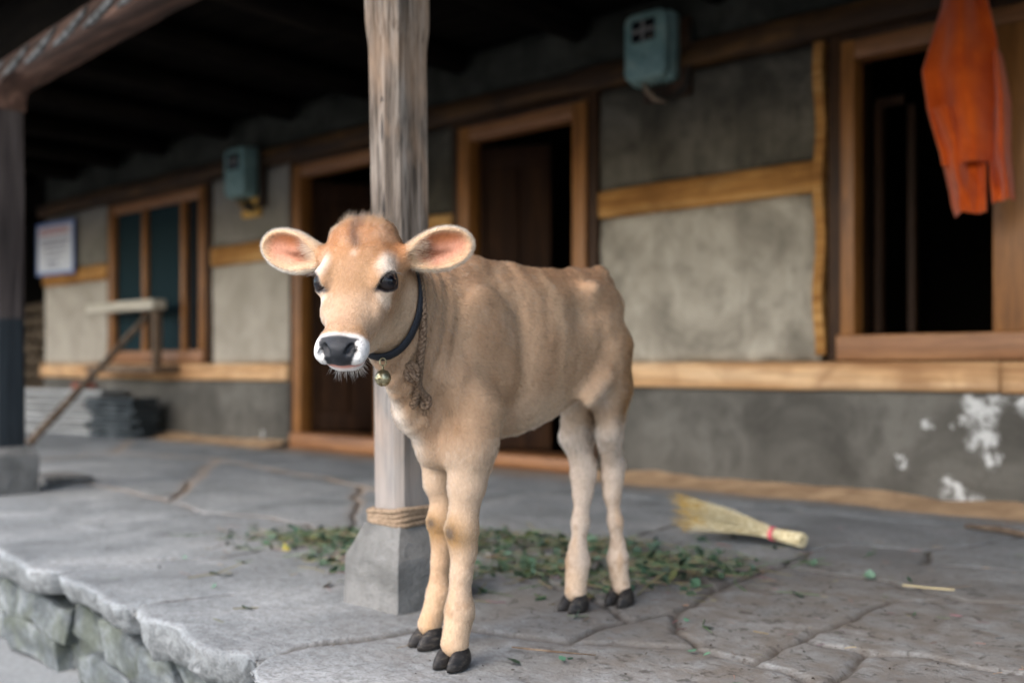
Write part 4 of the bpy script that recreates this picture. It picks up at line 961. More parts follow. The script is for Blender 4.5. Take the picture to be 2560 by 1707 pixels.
# ------------------------------------------------------------------ fur
TRI = np.concatenate([CF[:, [0, 1, 2]], CF[:, [0, 2, 3]]])
A = np.linalg.norm(np.cross(CV[TRI[:, 1]]-CV[TRI[:, 0]], CV[TRI[:, 2]]-CV[TRI[:, 0]]), axis=1)/2
def roots(n, wv):
    p = A*wv; idx = rng.choice(len(TRI), n, p=p/p.sum()); r1 = np.sqrt(rng.random(n)); r2 = rng.random(n); b = np.stack([1-r1, r1*(1-r2), r1*r2], 1)
    P = (CV[TRI[idx]]*b[:, :, None]).sum(1); return P
def comb(P, N):
    l, s, z = BC(P); a, u, lh = HC(P); hm = headmask(P); em = earmask(P)
    D = np.stack([0*l, .9+0*l, -.45+0*l], 1)                           # body: backwards (+y) and down
    D[z < .42] = (0, .1, -1)
    dn_ = np.array([0, .25, -.9]); fr = sstep(.28, .34, s)[:, None]*(1-hm[:, None]); D = D*(1-fr)+dn_*fr
    # head: away from the whorl
    H = (a+.022)[:, None]*HA+lh[:, None]*HL*.9+.0001; H = H/np.linalg.norm(H, axis=1)[:, None]
    back = sstep(-.02, -.06, u)[:, None]; H = H*(1-back)+(-HA*.6-HU*.6)*back
    mz = sstep(.10, .125, a)[:, None]; H = H*(1-mz)+(-HA*.3+HU*.1+np.sign(lh)[:, None]*HL*.5-HU*.5*(u[:, None] < -.03))*mz
    D = D*(1-hm[:, None])+H*hm[:, None]
    for E in (EL, ER):
        x, y, zz = earcoord(P, E); m = (sstep(.01, .03, x)*(x < .16)*(np.abs(y) < .06)*(np.abs(zz) < .06))[:, None]
        rd = E[1][0]*(.8+(x-.08)[:, None]*6)+E[1][1]*(y/.035)[:, None]
        D = D*(1-m)+rd*m
    jn = np.stack([vnoise(P*60, 90), vnoise(P*60, 91), vnoise(P*60, 92)], 1)*.30+rng.normal(0, .17, P.shape); sw = np.stack([fbm(P*11, 93, 2), fbm(P*11, 94, 2), fbm(P*11, 95, 2)], 1)*.55*(1-.5*hm[:, None])
    D = D+jn+sw
    D = D-N*(D*N).sum(1)[:, None]; D = D/(np.linalg.norm(D, axis=1)[:, None]+1e-9); return D
def make_fur(name, P, N, D, L, lift, rad, colr, parent, npts=4, curl=0.0):
    n = len(P); hc_ = bpy.data.hair_curves.new(name); hc_.add_curves([npts]*n)
    ts = np.linspace(0, 1, npts); pts = np.zeros((n, npts, 3))
    for k, t in enumerate(ts):
        li = lift[:, None]*(t-.30*t*t)+0*t
        pts[:, k] = P+(D*(t*(1-.10*t))+N*li)*L[:, None]-N*.0004
    o_ = np.array(org(parent)); pts = pts-o_
    hc_.points.foreach_set('position', pts.reshape(-1).astype(np.float32)) if hasattr(hc_.points[0], 'position') else hc_.attributes['position'].data.foreach_set('vector', pts.reshape(-1).astype(np.float32))
    ra = hc_.attributes.get('radius') or hc_.attributes.new('radius', 'FLOAT', 'POINT')
    rr_ = (rad[:, None]*np.array([1.0, .85, .6, .12] if npts == 4 else np.linspace(1, .12, npts))[None, :]); ra.data.foreach_set('value', rr_.ravel().astype(np.float32))
    ca_ = hc_.attributes.new('Col', 'FLOAT_COLOR', 'CURVE'); ca_.data.foreach_set('color', np.concatenate([colr, np.ones((n, 1))], 1).ravel().astype(np.float32))
    hc_.materials.append(M_hair); o = bpy.data.objects.new(name, hc_); COL.objects.link(o); o.parent = parent; return o
M_hair = bpy.data.materials.new('calf_hair'); M_hair.use_nodes = True; t_ = M_hair.node_tree; t_.nodes.remove(t_.nodes['Principled BSDF'])
hb = t_.nodes.new('ShaderNodeBsdfHairPrincipled'); hb.parametrization = 'COLOR'; hb.inputs['Roughness'].default_value = .42; hb.inputs['Radial Roughness'].default_value = .6
ha = t_.nodes.new('ShaderNodeAttribute'); ha.attribute_name = 'Col'; t_.links.new(ha.outputs['Color'], hb.inputs['Color']); t_.links.new(hb.outputs[0], t_.nodes['Material Output'].inputs[0])
FURN = 1.0
cen = CV[TRI].mean(1); _, _, hlT, dnT = coat(cen, NR[TRI[:, 0]])
hmT = headmask(cen); emT = earmask(cen); wT = dnT*(1+2.2*hmT+3.0*emT)
P = roots(int(430000*FURN), wT); N = sdn(P); cP, gP, hP, dP = coat(P, N)
D = comb(P, N); hmP = headmask(P); emP = earmask(P)
lift = np.clip(.22+.25*emP+.10*rng.normal(size=len(P))+.25*fbm(P*30, 97, 2), .03, .8)
L = hP*rng.uniform(.65, 1.35, len(P)); rad = np.where((hmP > .4) | (emP > .3), .00011, .00021)
cell = np.where((hmP > .4) | (emP > .3), .0042, .0075)
jp = P+np.stack([vnoise(P*150, 190), vnoise(P*150, 191), vnoise(P*150, 192)], 1)*.003
ci = np.floor(jp/cell[:, None]).astype(np.int64)
hsh = ((ci[:, 0]*73856093) ^ (ci[:, 1]*19349663) ^ (ci[:, 2]*83492791)) & 0xffff; hsh = ((hsh*40503) & 0xffff)/65535.0
cx = (ci+.5)*cell[:, None]-P; cx -= N*(cx*N).sum(1)[:, None]
D = D+.75*cx/(L[:, None]+.002); D = D-N*(D*N).sum(1)[:, None]; D /= np.linalg.norm(D, axis=1)[:, None]+1e-9
lift = np.clip(lift+(hsh-.5)*.35, .02, .95)
cj = cP*(1+rng.normal(0, .15, (len(P), 1)))*(1+.55*(hsh-.5))[:, None]
make_fur('fur', P, N, D, L, lift, rad, np.clip(np.clip(cj, .005, .95)**1.10*.95, .005, .9), calf)
# longer hairs: poll tuft, ear fringe, chin whiskers, lashes
n = 2600; P = roots(90000, (hmT > .5)*(cen@HA-HO@HA < -.06)+1e-9); a, u, lh = HC(P); m = (np.abs(lh) < .035) & (a < -.075) & (u > -.03) & (headmask(P) > .5); P = P[m][:n]; N = sdn(P); c0, _, _, _ = coat(P, N)
D = comb(P, N)+N*.35; c0 = np.where((np.abs(HC(P)[2]+.004) < .011)[:, None], np.array([.10, .045, .02]), c0**1.15)
make_fur('poll_tuft', P, N, D, rng.uniform(.006, .020, len(P)), rng.uniform(.2, .8, len(P)), np.full(len(P), .00012), np.clip(c0*.95, .01, .9), calf)
P = roots(90000, (hmT > .5)*1.0+1e-9); a, u, lh = HC(P); m = (a > .095) & (u < -.064) & (np.abs(lh) < .036); P = P[m][:190]; N = sdn(P)
D = N+.5*UPV*-1+rng.normal(0, .25, P.shape); D /= np.linalg.norm(D, axis=1)[:, None]
make_fur('chin_whiskers', P, N, D, rng.uniform(.006, .024, len(P)), rng.uniform(.0, .3, len(P)), np.full(len(P), .00013), np.tile([.66, .62, .54], (len(P), 1)), calf)
for E in (EL, ER):
    P = roots(160000, emT+1e-9); x, y, zz = earcoord(P, E); rr = np.sqrt(((x-.076)/.055)**2+((y)/.0365)**2); m = (x > .02) & (x < .16) & (np.abs(zz) < .05) & (rr > .90); P = P[m][:7000]; N = sdn(P)
    x, y, zz = earcoord(P, E); D = E[1][0]*(x-.075)[:, None]/.055+E[1][1]*(y/.036)[:, None]+rng.normal(0, .25, P.shape)+.2*E[1][2]; D /= np.linalg.norm(D, axis=1)[:, None]
    make_fur('ear_fringe', P, N, D, rng.uniform(.002, .0065, len(P)), rng.uniform(.1, .5, len(P)), np.full(len(P), .00010), np.tile([.46, .345, .24], (len(P), 1))*rng.uniform(.8, 1.1, (len(P), 1)), calf)
    P = roots(160000, emT+1e-9); x, y, zz = earcoord(P, E); m = (x > .012) & (x < .05) & (np.abs(y) < .03) & (zz > -.01); P = P[m][:900]; N = sdn(P); c0, _, _, _ = coat(P, N)
    D = E[1][0]*1.0+E[1][1]*-.25+rng.normal(0, .25, P.shape)+.25*E[1][2]; D /= np.linalg.norm(D, axis=1)[:, None]
    make_fur('ear_hair', P, N, D, rng.uniform(.010, .022, len(P)), rng.uniform(.1, .5, len(P)), np.full(len(P), .00011), np.tile([.52, .36, .2], (len(P), 1)), calf)
Pl = []; Dl = []
for er, ed_, M in (EYL, EYR):
    for t in np.linspace(-1, 1, 34):
        p = er+ed_*(.0190+.0020*(1-t*t))+M[0]*(.0180*t)+M[1]*(.0132*math.sqrt(max(0, 1-t*t*.8)))
        Pl.append(p); Dl.append(ed_*.75+M[0]*t*.5+M[1]*(-.12)+rng.normal(0, .08, 3))
P = np.array(Pl); D = np.array(Dl); D /= np.linalg.norm(D, axis=1)[:, None]
make_fur('eyelashes', P, D*0+UPV, D, rng.uniform(.009, .014, len(P)), np.full(len(P), -.25), np.full(len(P), .00022), np.tile([.02, .015, .012], (len(P), 1)), calf)

# ------------------------------------------------------------------ collar, bell and rope on the calf
def ring_on_skin(c, v1, v2, n, off, sm=5):
    P_ = []; th = np.linspace(0, 2*math.pi, n, endpoint=False); rad = []
    for t in th:
        d = v1*math.cos(t)+v2*math.sin(t); rr = np.arange(.02, .20, .001); v = trilin(c+rr[:, None]*d); k = np.argmax(v > 0); rad.append(rr[k] if v.max() > 0 else .12)
    rad = np.array(rad)+off
    for _ in range(sm): rad = np.maximum(rad, (np.roll(rad, 1)+np.roll(rad, -1)+rad)/3)
    return np.array([c+r*(v1*math.cos(t)+v2*math.sin(t)) for r, t in zip(rad, th)])
tp, bt = Hp(-.112, -.036, 0), Hp(.034, -.146, 0); cc_ = (tp*.45+bt*.55); v1 = bt-tp; v1 /= np.linalg.norm(v1)
ring = ring_on_skin(cc_, v1, HL, 96, .003); pn = np.cross(v1, HL); pn /= np.linalg.norm(pn)
col = thing('collar', tuple(cc_), 'black webbing collar round the neck of the calf with a small brass bell', 'collar')
V = []; n = len(ring)
for i, p in enumerate(ring):
    o1 = p-cc_; o1 /= np.linalg.norm(o1); o_ = sdn(p[None], .006)[0]*.75+o1*.25; o_ /= np.linalg.norm(o_); T_ = ring[(i+1) % n]-ring[i-1]; T_ /= np.linalg.norm(T_); q = np.cross(T_, o_); q /= np.linalg.norm(q)
    V += [p-q*.0088, p-q*.0088+o_*.0035, p+o_*.0045, p+q*.0088+o_*.0035, p+q*.0088, p-o_*.001]
F = [(i*6+k, ((i+1) % n)*6+k, ((i+1) % n)*6+(k+1) % 6, i*6+(k+1) % 6) for i in range(n) for k in range(6)]
N_ = NT('black_webbing'); wv_ = N_.noise(700, 2); M_web = N_.done(N_.ramp(wv_, [(.4, (.006, .007, .010)), (.6, (.02, .024, .032))]), .75, N_.bump(wv_, .001), .3)
mesh_obj('strap', V, F, M_web, col)
N_ = NT('aged_brass'); a = N_.noise(160, 4); M_brass = N_.done(N_.ramp(a, [(.36, (.20, .17, .09)), (.62, (.48, .42, .26))]), .34, N_.bump(a, .0004), .5, .85)
pj = [(512+996*(p@RT)/(p@FW), 366-996*(p[2]-.55)/(p@FW)) for p in ring]; k_ = min(range(len(ring)), key=lambda i: (pj[i][0]-387)**2+(pj[i][1]-364)**2+(1e4 if (ring[i]@FW) > 1.9 else 0)); bp = ring[k_]+np.array([.3, -.95, 0])*.008-UPV*.004
mb = MB(); cr = bp-UPV*.007
mb.tube([cr+RT*.0055*math.cos(t)+UPV*.0065*math.sin(t) for t in np.linspace(0, 2*math.pi, 20)], .0013, 8); mb.tube([cr-UPV*.010+FW*.0045*math.cos(t)+UPV*.0045*math.sin(t) for t in np.linspace(0, 2*math.pi, 18)], .0012, 8)
mb.build('bell_ring', M_brass, col, 0, True)
bc = cr-UPV*.0275
bm = bmesh.new(); bmesh.ops.create_uvsphere(bm, u_segments=32, v_segments=20, radius=.0138)
for v in bm.verts:
    v.co.z *= 1.06
    if abs(v.co.z+.001) < .0014: v.co.x *= 1.04; v.co.y *= 1.04
    if abs(v.co.x) < .0016 and v.co.z < -.001: v.co *= .72
for v in bm.verts: v.co = Matrix.Rotation(.5, 3, 'Z') @ v.co
me = bpy.data.meshes.new('bell'); bm.to_mesh(me); bm.free(); me.materials.append(M_brass); me.polygons.foreach_set('use_smooth', [True]*len(me.polygons))
bo = bpy.data.objects.new('bell', me); COL.objects.link(bo); bo.parent = col; bo.location = Vector(tuple(bc-cc_))
N_ = NT('jute_rope'); a = N_.noise(260, 4); M_rope = N_.done(N_.ramp(a, [(.36, (.075, .045, .028)), (.62, (.22, .15, .10))]), .95, N_.bump(a, .002), .1)
M_rope2 = NT('pale_jute'); a = M_rope2.noise(260, 4); M_rope2 = M_rope2.done(M_rope2.ramp(a, [(.36, (.14, .095, .06)), (.62, (.36, .27, .19))]), .95, M_rope2.bump(a, .002), .1)
def twisted(mb, pts, rad, pitch=.022, strands=3, n=6):
    P_ = [Vector(tuple(p)) for p in pts]; acc = [0]
    for a, b in zip(P_[:-1], P_[1:]): acc.append(acc[-1]+(b-a).length)
    L = acc[-1]; m = max(8, int(L/(pitch/9))); Q = []; 
    for i in range(m+1):
        s = L*i/m; k = min(max(0, int(np.searchsorted(acc, s))-1), len(P_)-2); t = (s-acc[k])/max(1e-6, acc[k+1]-acc[k]); Q.append(P_[k].lerp(P_[k+1], t))
    u = None; fr = []
    for i in range(m+1):
        T_ = (Q[min(i+1, m)]-Q[max(i-1, 0)]).normalized(); u = T_.orthogonal().normalized() if u is None else (u-T_*u.dot(T_)).normalized(); fr.append((u.copy(), T_.cross(u)))
    for q in range(strands):
        mb.tube([Q[i]+(fr[i][0]*math.cos(2*math.pi*(q/strands+L*i/m/pitch))+fr[i][1]*math.sin(2*math.pi*(q/strands+L*i/m/pitch)))*rad*.52 for i in range(m+1)], rad*.58, n)
def onskin(px, py):
    """point of the calf's skin seen from the camera position along one direction, plus its outward normal"""
    d = FW*1.0+RT*((px-512)/996.)+UPV*((366-py)/996.); t = np.arange(1.3, 2.3, .002); P_ = np.array([0, 0, .55])+t[:, None]*d
    ins = (P_[:, 0] > gx[0]) & (P_[:, 0] < gx[-1]) & (P_[:, 1] > gy[0]) & (P_[:, 1] < gy[-1]); v = np.where(ins, trilin(P_), .05); k = int(np.argmax(v < 0)) if (v < 0).any() else 0
    if k == 0: return None
    return P_[k], sdn(P_[k:k+1])[0]
nr_ = thing('neck_rope', tuple(cc_), 'braided brown rope knotted low on the neck of the calf behind its collar', 'rope')
tp2, bt2 = Wp(.070, .415, .775), Wp(.028, .372, .500); c2 = (tp2+bt2)/2; w1 = bt2-tp2; w1 /= np.linalg.norm(w1); sd2 = np.cross(w1, np.array([-.25, -.97, 0])); sd2 /= np.linalg.norm(sd2)
r2 = ring_on_skin(c2, w1, sd2, 72, .0035, 4); mb = MB(); twisted(mb, list(r2)+[r2[0]], .0075, .030); mb.build('rope_loop', M_rope, nr_, 0, True)
mb = MB(); kp = []
for px, py in ((411, 362), (410, 371), (413, 380), (417, 388), (421, 394), (423, 400)):
    h = onskin(px, py)
    if h is not None: kp.append(h[0]+h[1]*.006)
if len(kp) > 3:
    twisted(mb, kp, .0075, .028)
    k0 = kp[1]
    for t0 in (0, 1.3): mb.tube([k0+(RT*math.cos(t+t0)*.010+UPV*math.sin(t)*.014)-FW*(.004+.004*math.sin(2*t)) for t in np.linspace(0, 2*math.pi, 22)], .0052, 8)
    e = kp[-1]
    mb.tube([e+(RT*math.cos(t)*.008+UPV*math.sin(t)*.011)-FW*.003 for t in np.linspace(0, 2*math.pi, 20)], .0052, 8); mb.tube([e+(RT*math.cos(t)*.006+UPV*(math.sin(t)*.006-.006))-FW*.006 for t in np.linspace(0, 2*math.pi, 20)], .0045, 8)
    for _ in range(26):
        a = e+RT*random.uniform(-.006, .006)-UPV*.010; mb.tube([a, a-UPV*random.uniform(.008, .018)+RT*random.uniform(-.006, .006)-FW*.001], .0005, 3)
    mb.build('knot', M_rope, nr_, 0, True)

# rope wound round the foot of the post
pr = thing('post_rope', (-1.75, 1.57, .2), 'pale jute rope wound round the foot of the grey post, on its stone base', 'rope')
mb = MB()
for k in range(4):
    pts = []; hx, hy, r = .050+.012+.002*(k == 3), .054+.012+.002*(k == 3), .02
    for t in np.linspace(0, 2*math.pi, 60):
        c, s = math.cos(t), math.sin(t); e = .35; x = hx*math.copysign(abs(c)**e, c); y = hy*math.copysign(abs(s)**e, s)
        pts.append((-1.742+x, 1.57+y, .192+k*.0092+.003*math.sin(t*2+k)+.0014*k*math.cos(t)))
    pts[-1] = pts[0]; twisted(mb, pts, .0062, .030, 3, 5)
mb.build('rope_coil', M_rope2, pr, 0, True)

# ------------------------------------------------------------------ things on and by the wall
N_ = NT('teal_meter_enamel'); a = N_.noise(14, 5); zz = N_.noise(60, 3)
c = N_.ramp(a, [(.35, (.11, .20, .19)), (.6, (.18, .28, .255)), (.75, (.28, .35, .31))]); M_teal2 = N_.done(N_.mix(N_.ramp(zz, [(.55, 0.0), (.7, .35)]), c, (.22, .20, .17)), .5, None, .4)
N_ = NT('meter_glass'); M_mg = N_.done((.012, .013, .014), .15, None, .5)
N_ = NT('cable_dark'); M_cab = N_.done((.02, .017, .012), .6, None, .3)
N_ = NT('meter_plate'); M_plate = N_.done((.16, .15, .14), .5, None, .3)
def meter(x0, x1, z0, z1, yf, label):
    t = thing('electric_meter', ((x0+x1)/2, 4.02, z0), label, 'electric meter', 'electric meters on the wall')
    w_, h_ = x1-x0, z1-z0; cx, cz = (x0+x1)/2, (z0+z1)/2
    mb = MB(); mb.box((x0+.03, 3.99, z0-.07), (x1+.05, 4.03, z1-.03)); mb.build('backboard', M_jamb, t, .004)
    def shell(yA, yB, mx, mz, r, name, mat):
        n = 8; loop = []
        for qx, qz, a0 in ((1, 1, 0), (-1, 1, 90), (-1, -1, 180), (1, -1, 270)):
            for k in range(n+1):
                a = math.radians(a0+90*k/n); loop.append((cx+qx*(w_/2-mx-r)+r*math.cos(a), cz+qz*(h_/2-mz-r)+r*math.sin(a)))
        m = len(loop); mb = MB()
        lv = [(yB, 1.0), (yA+.02, 1.0), (yA+.006, .985), (yA, .94)]
        V = [(cx+(x-cx)*f, y, cz+(z-cz)*f) for y, f in lv for x, z in loop]; F = [(i*m+k, i*m+(k+1) % m, (i+1)*m+(k+1) % m, (i+1)*m+k) for i in range(3) for k in range(m)]+[tuple(3*m+k for k in range(m)), tuple(range(m-1, -1, -1))]
        mb.add(V, F); return mb.build(name, mat, t, 0, True)
    shell(yf+.05, 3.99, -.004, -.004, .03, 'case', M_teal2)
    shell(yf, yf+.045, .0, .0, .045, 'cover', M_teal2)
    wx0, wx1, wz0, wz1 = cx-w_*.30, cx+w_*.26, cz+h_*.06, cz+h_*.38
    mb = MB(); mb.box((wx0, yf-.004, wz0), (wx1, yf+.006, wz1)); wn = mb.build('window', M_mg, t, .003)
    mb = MB(); mb.box(((wx0+wx1)/2-.008, yf-.006, wz0+.002), ((wx0+wx1)/2+.008, yf+.003, wz1-.002)); mb.box((wx0+.002, yf-.0075, (wz0+wz1)/2-.009), (wx1-.002, yf+.003, (wz0+wz1)/2+.009)); mb.build('window_bar', M_plate, wn)
    mb = MB(); mb.tube([(cx-.01, yf+.002, cz-h_*.16), (cx-.01, yf-.006, cz-h_*.16)], .012, 12); mb.build('seal_screw', M_teal2, t, .002)
    mb = MB(); mb.tube([(x0+.07, 3.94, z0+.01), (x0+.09, 3.92, z0-.03), (x0+.13, 3.94, z0-.08), (x0+.17, 3.98, z0-.085)], .012, 8); mb.build('cable_gland', M_rope2, t, 0, True)
    mb = MB()
    for k in range(3): mb.tube([(x0+.10+k*.03, 3.95, z0+.01), (x0+.12+k*.03, 3.93, z0-.06-.01*k), (x0+.18+k*.02, 3.95, z0-.09-.012*k), (x1+.03+k*.01, 3.99, z0-.03), (x1+.055+k*.006, 4.0, z0+.16), (x1+.05, 4.0, z1-.05)], .0055, 6)
    mb.build('cable', M_cab, t, 0, True)
    return t
meter(-2.75, -2.52, 1.885, 2.205, 3.87, 'large teal electric meter with a dark four pane window, between doorway and right window')
meter(-6.18, -5.93, 1.73, 2.07, 3.87, 'smaller looking teal electric meter farther down the wall, above a yellow board')
N_ = NT('yellow_board_paint'); a = N_.noise(20, 4); M_yb = N_.done(N_.ramp(a, [(.35, (.50, .27, .05)), (.65, (.66, .40, .10))]), .6, None, .3)
yb = thing('switch_board', (-6.03, 4.0, 1.68), 'small yellow wooden board on the wall beneath the far electric meter', 'board')
mb = MB(); mb.box((-6.14, 3.985, 1.60), (-5.94, 4.025, 1.76)); pl_ = mb.build('board', M_yb, yb, .006)
mb = MB(); mb.box((-6.08, 3.972, 1.65), (-6.0, 3.985, 1.71)); mb.build('socket', M_cab, yb, .004)
# poster
N_ = NT('poster_paper'); M_pp = N_.done((.62, .63, .66), .6, None, .3)
M_blue = NT('poster_blue').done((.16, .22, .42), .6); M_red = NT('poster_red').done((.50, .20, .18), .6); M_ink = NT('poster_ink').done((.13, .12, .20), .6)
po = thing('poster', (-9.14, 3.99, 1.62), 'white notice poster with blue border and red heading at the far corner of the wall', 'poster')
px0, px1, pz0, pz1 = -9.535, -8.765, 1.385, 1.865
def tl(x, z): return (x, z-.02*(x+9.15))
def rect(mb, x0, x1, z0, z1, y, th=.002):
    v = [tl(x0, z0), tl(x1, z0), tl(x1, z1), tl(x0, z1)]; mb.add([(a, y, b) for a, b in v]+[(a, y+th, b) for a, b in v], [(0, 1, 2, 3), (7, 6, 5, 4), (0, 4, 5, 1), (1, 5, 6, 2), (2, 6, 7, 3), (3, 7, 4, 0)])
mb = MB(); rect(mb, px0, px1, pz0, pz1, 3.985, .008); mb.build('border', M_blue, po)
mb = MB(); rect(mb, px0+.035, px1-.035, pz0+.03, pz1-.03, 3.983); mb.build('paper', M_pp, po)
mb = MB(); rng2 = random.Random(5)
for zr in (1.79, 1.755):
    x = px0+.07
    while x < px1-.09: wd = rng2.uniform(.03, .08); rect(mb, x, min(x+wd, px1-.06), zr, zr+.024, 3.981); x += wd+.014
mb.build('heading', M_red, po)
for zr, a, b in ((1.69, .1, .1), (1.655, .14, .14), (1.60, .2, .2), (1.545, .22, .26), (1.49, .24, .34), (1.465, .24, .34)):
    x = px0+a; mb = MB()
    while x < px1-b: wd = rng2.uniform(.018, .055); rect(mb, x, x+wd, zr, zr+.015, 3.981); x += wd+.012
    mb.build('text_line', M_ink, po)
# ledge plank and prop in front of the far window
M_pplank = wood('bleached_plank', (.38, .33, .25), (.55, .49, .39), (.66, .60, .50), 'x', 24, .8, .002, .2)
M_oldw = wood('old_brown_wood', (.08, .05, .03), (.15, .10, .065), (.24, .17, .115), 'z', 24, .85, .002, .4)
M_oldx = wood('old_brown_pole', (.07, .045, .03), (.14, .10, .07), (.22, .165, .12), 'z', 20, .85, .003, .4)
t = thing('window_ledge', (-7.6, 3.9, .6), 'pale plank on a short brown prop standing out from the far window', 'ledge')
mb = MB(); mb.box((-8.10, 3.78, .985), (-7.02, 3.90, 1.06)); mb.build('plank', M_pplank, t, .006)
mb = MB(); mb.box((-7.10, 3.82, .56), (-7.04, 3.88, .984)); mb.build('prop', M_oldw, t, .005)
mb = MB(); mb.box((-8.1, 3.90, .50), (-7.0, 4.0, .56)); mb.box((-8.1, 3.78, .5), (-7.0, 3.9, .555)); mb.build('bracket', M_oldw, t, .005)
mb = MB(); pts = [(-7.14+.004*math.sin(i*.9), 2.93+(3.84-2.93)*i/14, .012+.95*i/14+.003*math.sin(i*1.3)) for i in range(15)]
mb.tube(pts, [.030-.0004*i for i in range(15)], 10); o = mb.build('leaning_pole', M_oldx, None, 0, True, loc=pts[0]); props(o, 'long brown pole leaning from the porch floor up to the plank at the far window', 'pole')
# stacked planks, slates and bricks near the far wall
M_gpl = wood('grey_board', (.20, .20, .195), (.31, .31, .30), (.42, .42, .41), 'x', 20, .85, .002, .3)
M_slate = plaster('dark_slate', (.02, .025, .028), (.04, .048, .052), (.075, .085, .09), scale=6, stains=.3, rough=.7)
M_brick = plaster('red_brick', (.20, .06, .04), (.28, .09, .06), (.36, .13, .09), scale=8)
def copy_tree(o, parent=None, label=None):
    c = o.copy(); COL.objects.link(c); c.parent = parent
    if label: c['label'] = label
    for ch in o.children: copy_tree(ch, c)
    return c
def rot2(V, p, a):
    V = np.array(V, float); c, s_ = math.cos(a), math.sin(a); x, y = V[:, 0].copy()-p[0], V[:, 1].copy()-p[1]; V[:, 0] = p[0]+c*x-s_*y; V[:, 1] = p[1]+s_*x+c*y; return V
z = .0
words = ['lowest', 'second lowest', 'third lowest', 'middle', 'third highest', 'second highest', 'topmost']
for k in range(7):
    V, F = lumpy((-9.65+random.uniform(-.06, .06), 3.80+random.uniform(-.03, .02), z), (-7.68+random.uniform(-.10, .05), 4.02+random.uniform(-.02, .0), z+.036), .12, .003, 300+k, .12, 5)
    V = rot2(V, (-7.68, 3.80), .20+random.uniform(-.01, .01))
    o = mesh_obj('stacked_plank', V, F, M_gpl, None, False, loc=(-8.6, 3.7, z)); z += .054
    props(o, f'{words[k]} long grey board of the stack lying beside the wall at the far left', 'plank', 'grey boards stacked by the wall')
    if k < 6:
        for q in (-8.9, -8.0): pass
z = .0
w2_ = ['lowest', 'second lowest', 'third lowest', 'fourth from the bottom', 'fourth from the top', 'third highest', 'second highest', 'topmost']
for k in range(8):
    cx = -7.40+random.uniform(-.04, .04)
    V, F = lumpy((cx-.26, 3.63+random.uniform(-.03, .03), z), (cx+.26, 3.87+random.uniform(-.02, .02), z+.034), .05, .006, 320+k, .25, 9)
    V = rot2(V, (cx, 3.75), .22+random.uniform(-.12, .12))
    o = mesh_obj('roofing_slate', V, F, M_slate, None, False, loc=(cx, 3.76, z)); z += .0395
    props(o, f'{w2_[k]} dark slate of the pile at the end of the grey boards', 'slate', 'dark slates piled by the wall')
z = 0
w3_ = ['lowest', 'second lowest', 'third', 'fourth', 'second highest', 'topmost']
for k in range(6):
    V, F = lumpy((-8.62+random.uniform(-.015, .015), 3.90, z), (-8.37+random.uniform(-.015, .015), 4.0, z+.066), .04, .003, 340+k, .12, 9)
    o = mesh_obj('brick', V, F, M_brick, None, False, loc=(-8.7, 3.86, z)); z += .069
    props(o, f'{w3_[k]} red brick from the ground in the small stack behind the grey boards', 'brick', 'red bricks stacked behind the boards')
V, F = lumpy((-4.93, 1.98, .004), (-4.62, 2.2, .035), .02, .006, 360, .4, 8); o = mesh_obj('flat_stone', V, F, M_base, None, True, loc=(-4.8, 2.1, 0)); props(o, 'flat grey stone lying behind the base of the dark post', 'stone')
# firewood in the dark recess
M_log = wood('firewood_bark', (.05, .035, .02), (.10, .07, .045), (.17, .13, .085), 'y', 20, .9, .003, .3)
fz = 0; idx = 0
rows_ = ['bottom', 'second', 'third', 'fourth', 'fifth', 'sixth', 'seventh', 'eighth', 'top']; cols_ = ['left', 'middle left', 'middle', 'middle right', 'right']
for r in range(9):
    for q in range(5):
        x = -10.75+q*.17+(r % 2)*.06; rr = .06+random.uniform(-.012, .012); z = .065+r*.135
        mb = MB(); mb.tube([(x, 4.35, z), (x+random.uniform(-.01, .01), 4.6, z+random.uniform(-.008, .008)), (x, 4.95, z)], [rr, rr*1.05, rr], 9)
        o = mb.build('firewood_log', M_log, None, .006, True, loc=(x, 4.35, z)); props(o, f'firewood log in the {rows_[r]} row, {cols_[q]}, of the dim woodpile beyond the wall corner', 'log', 'logs of the woodpile')
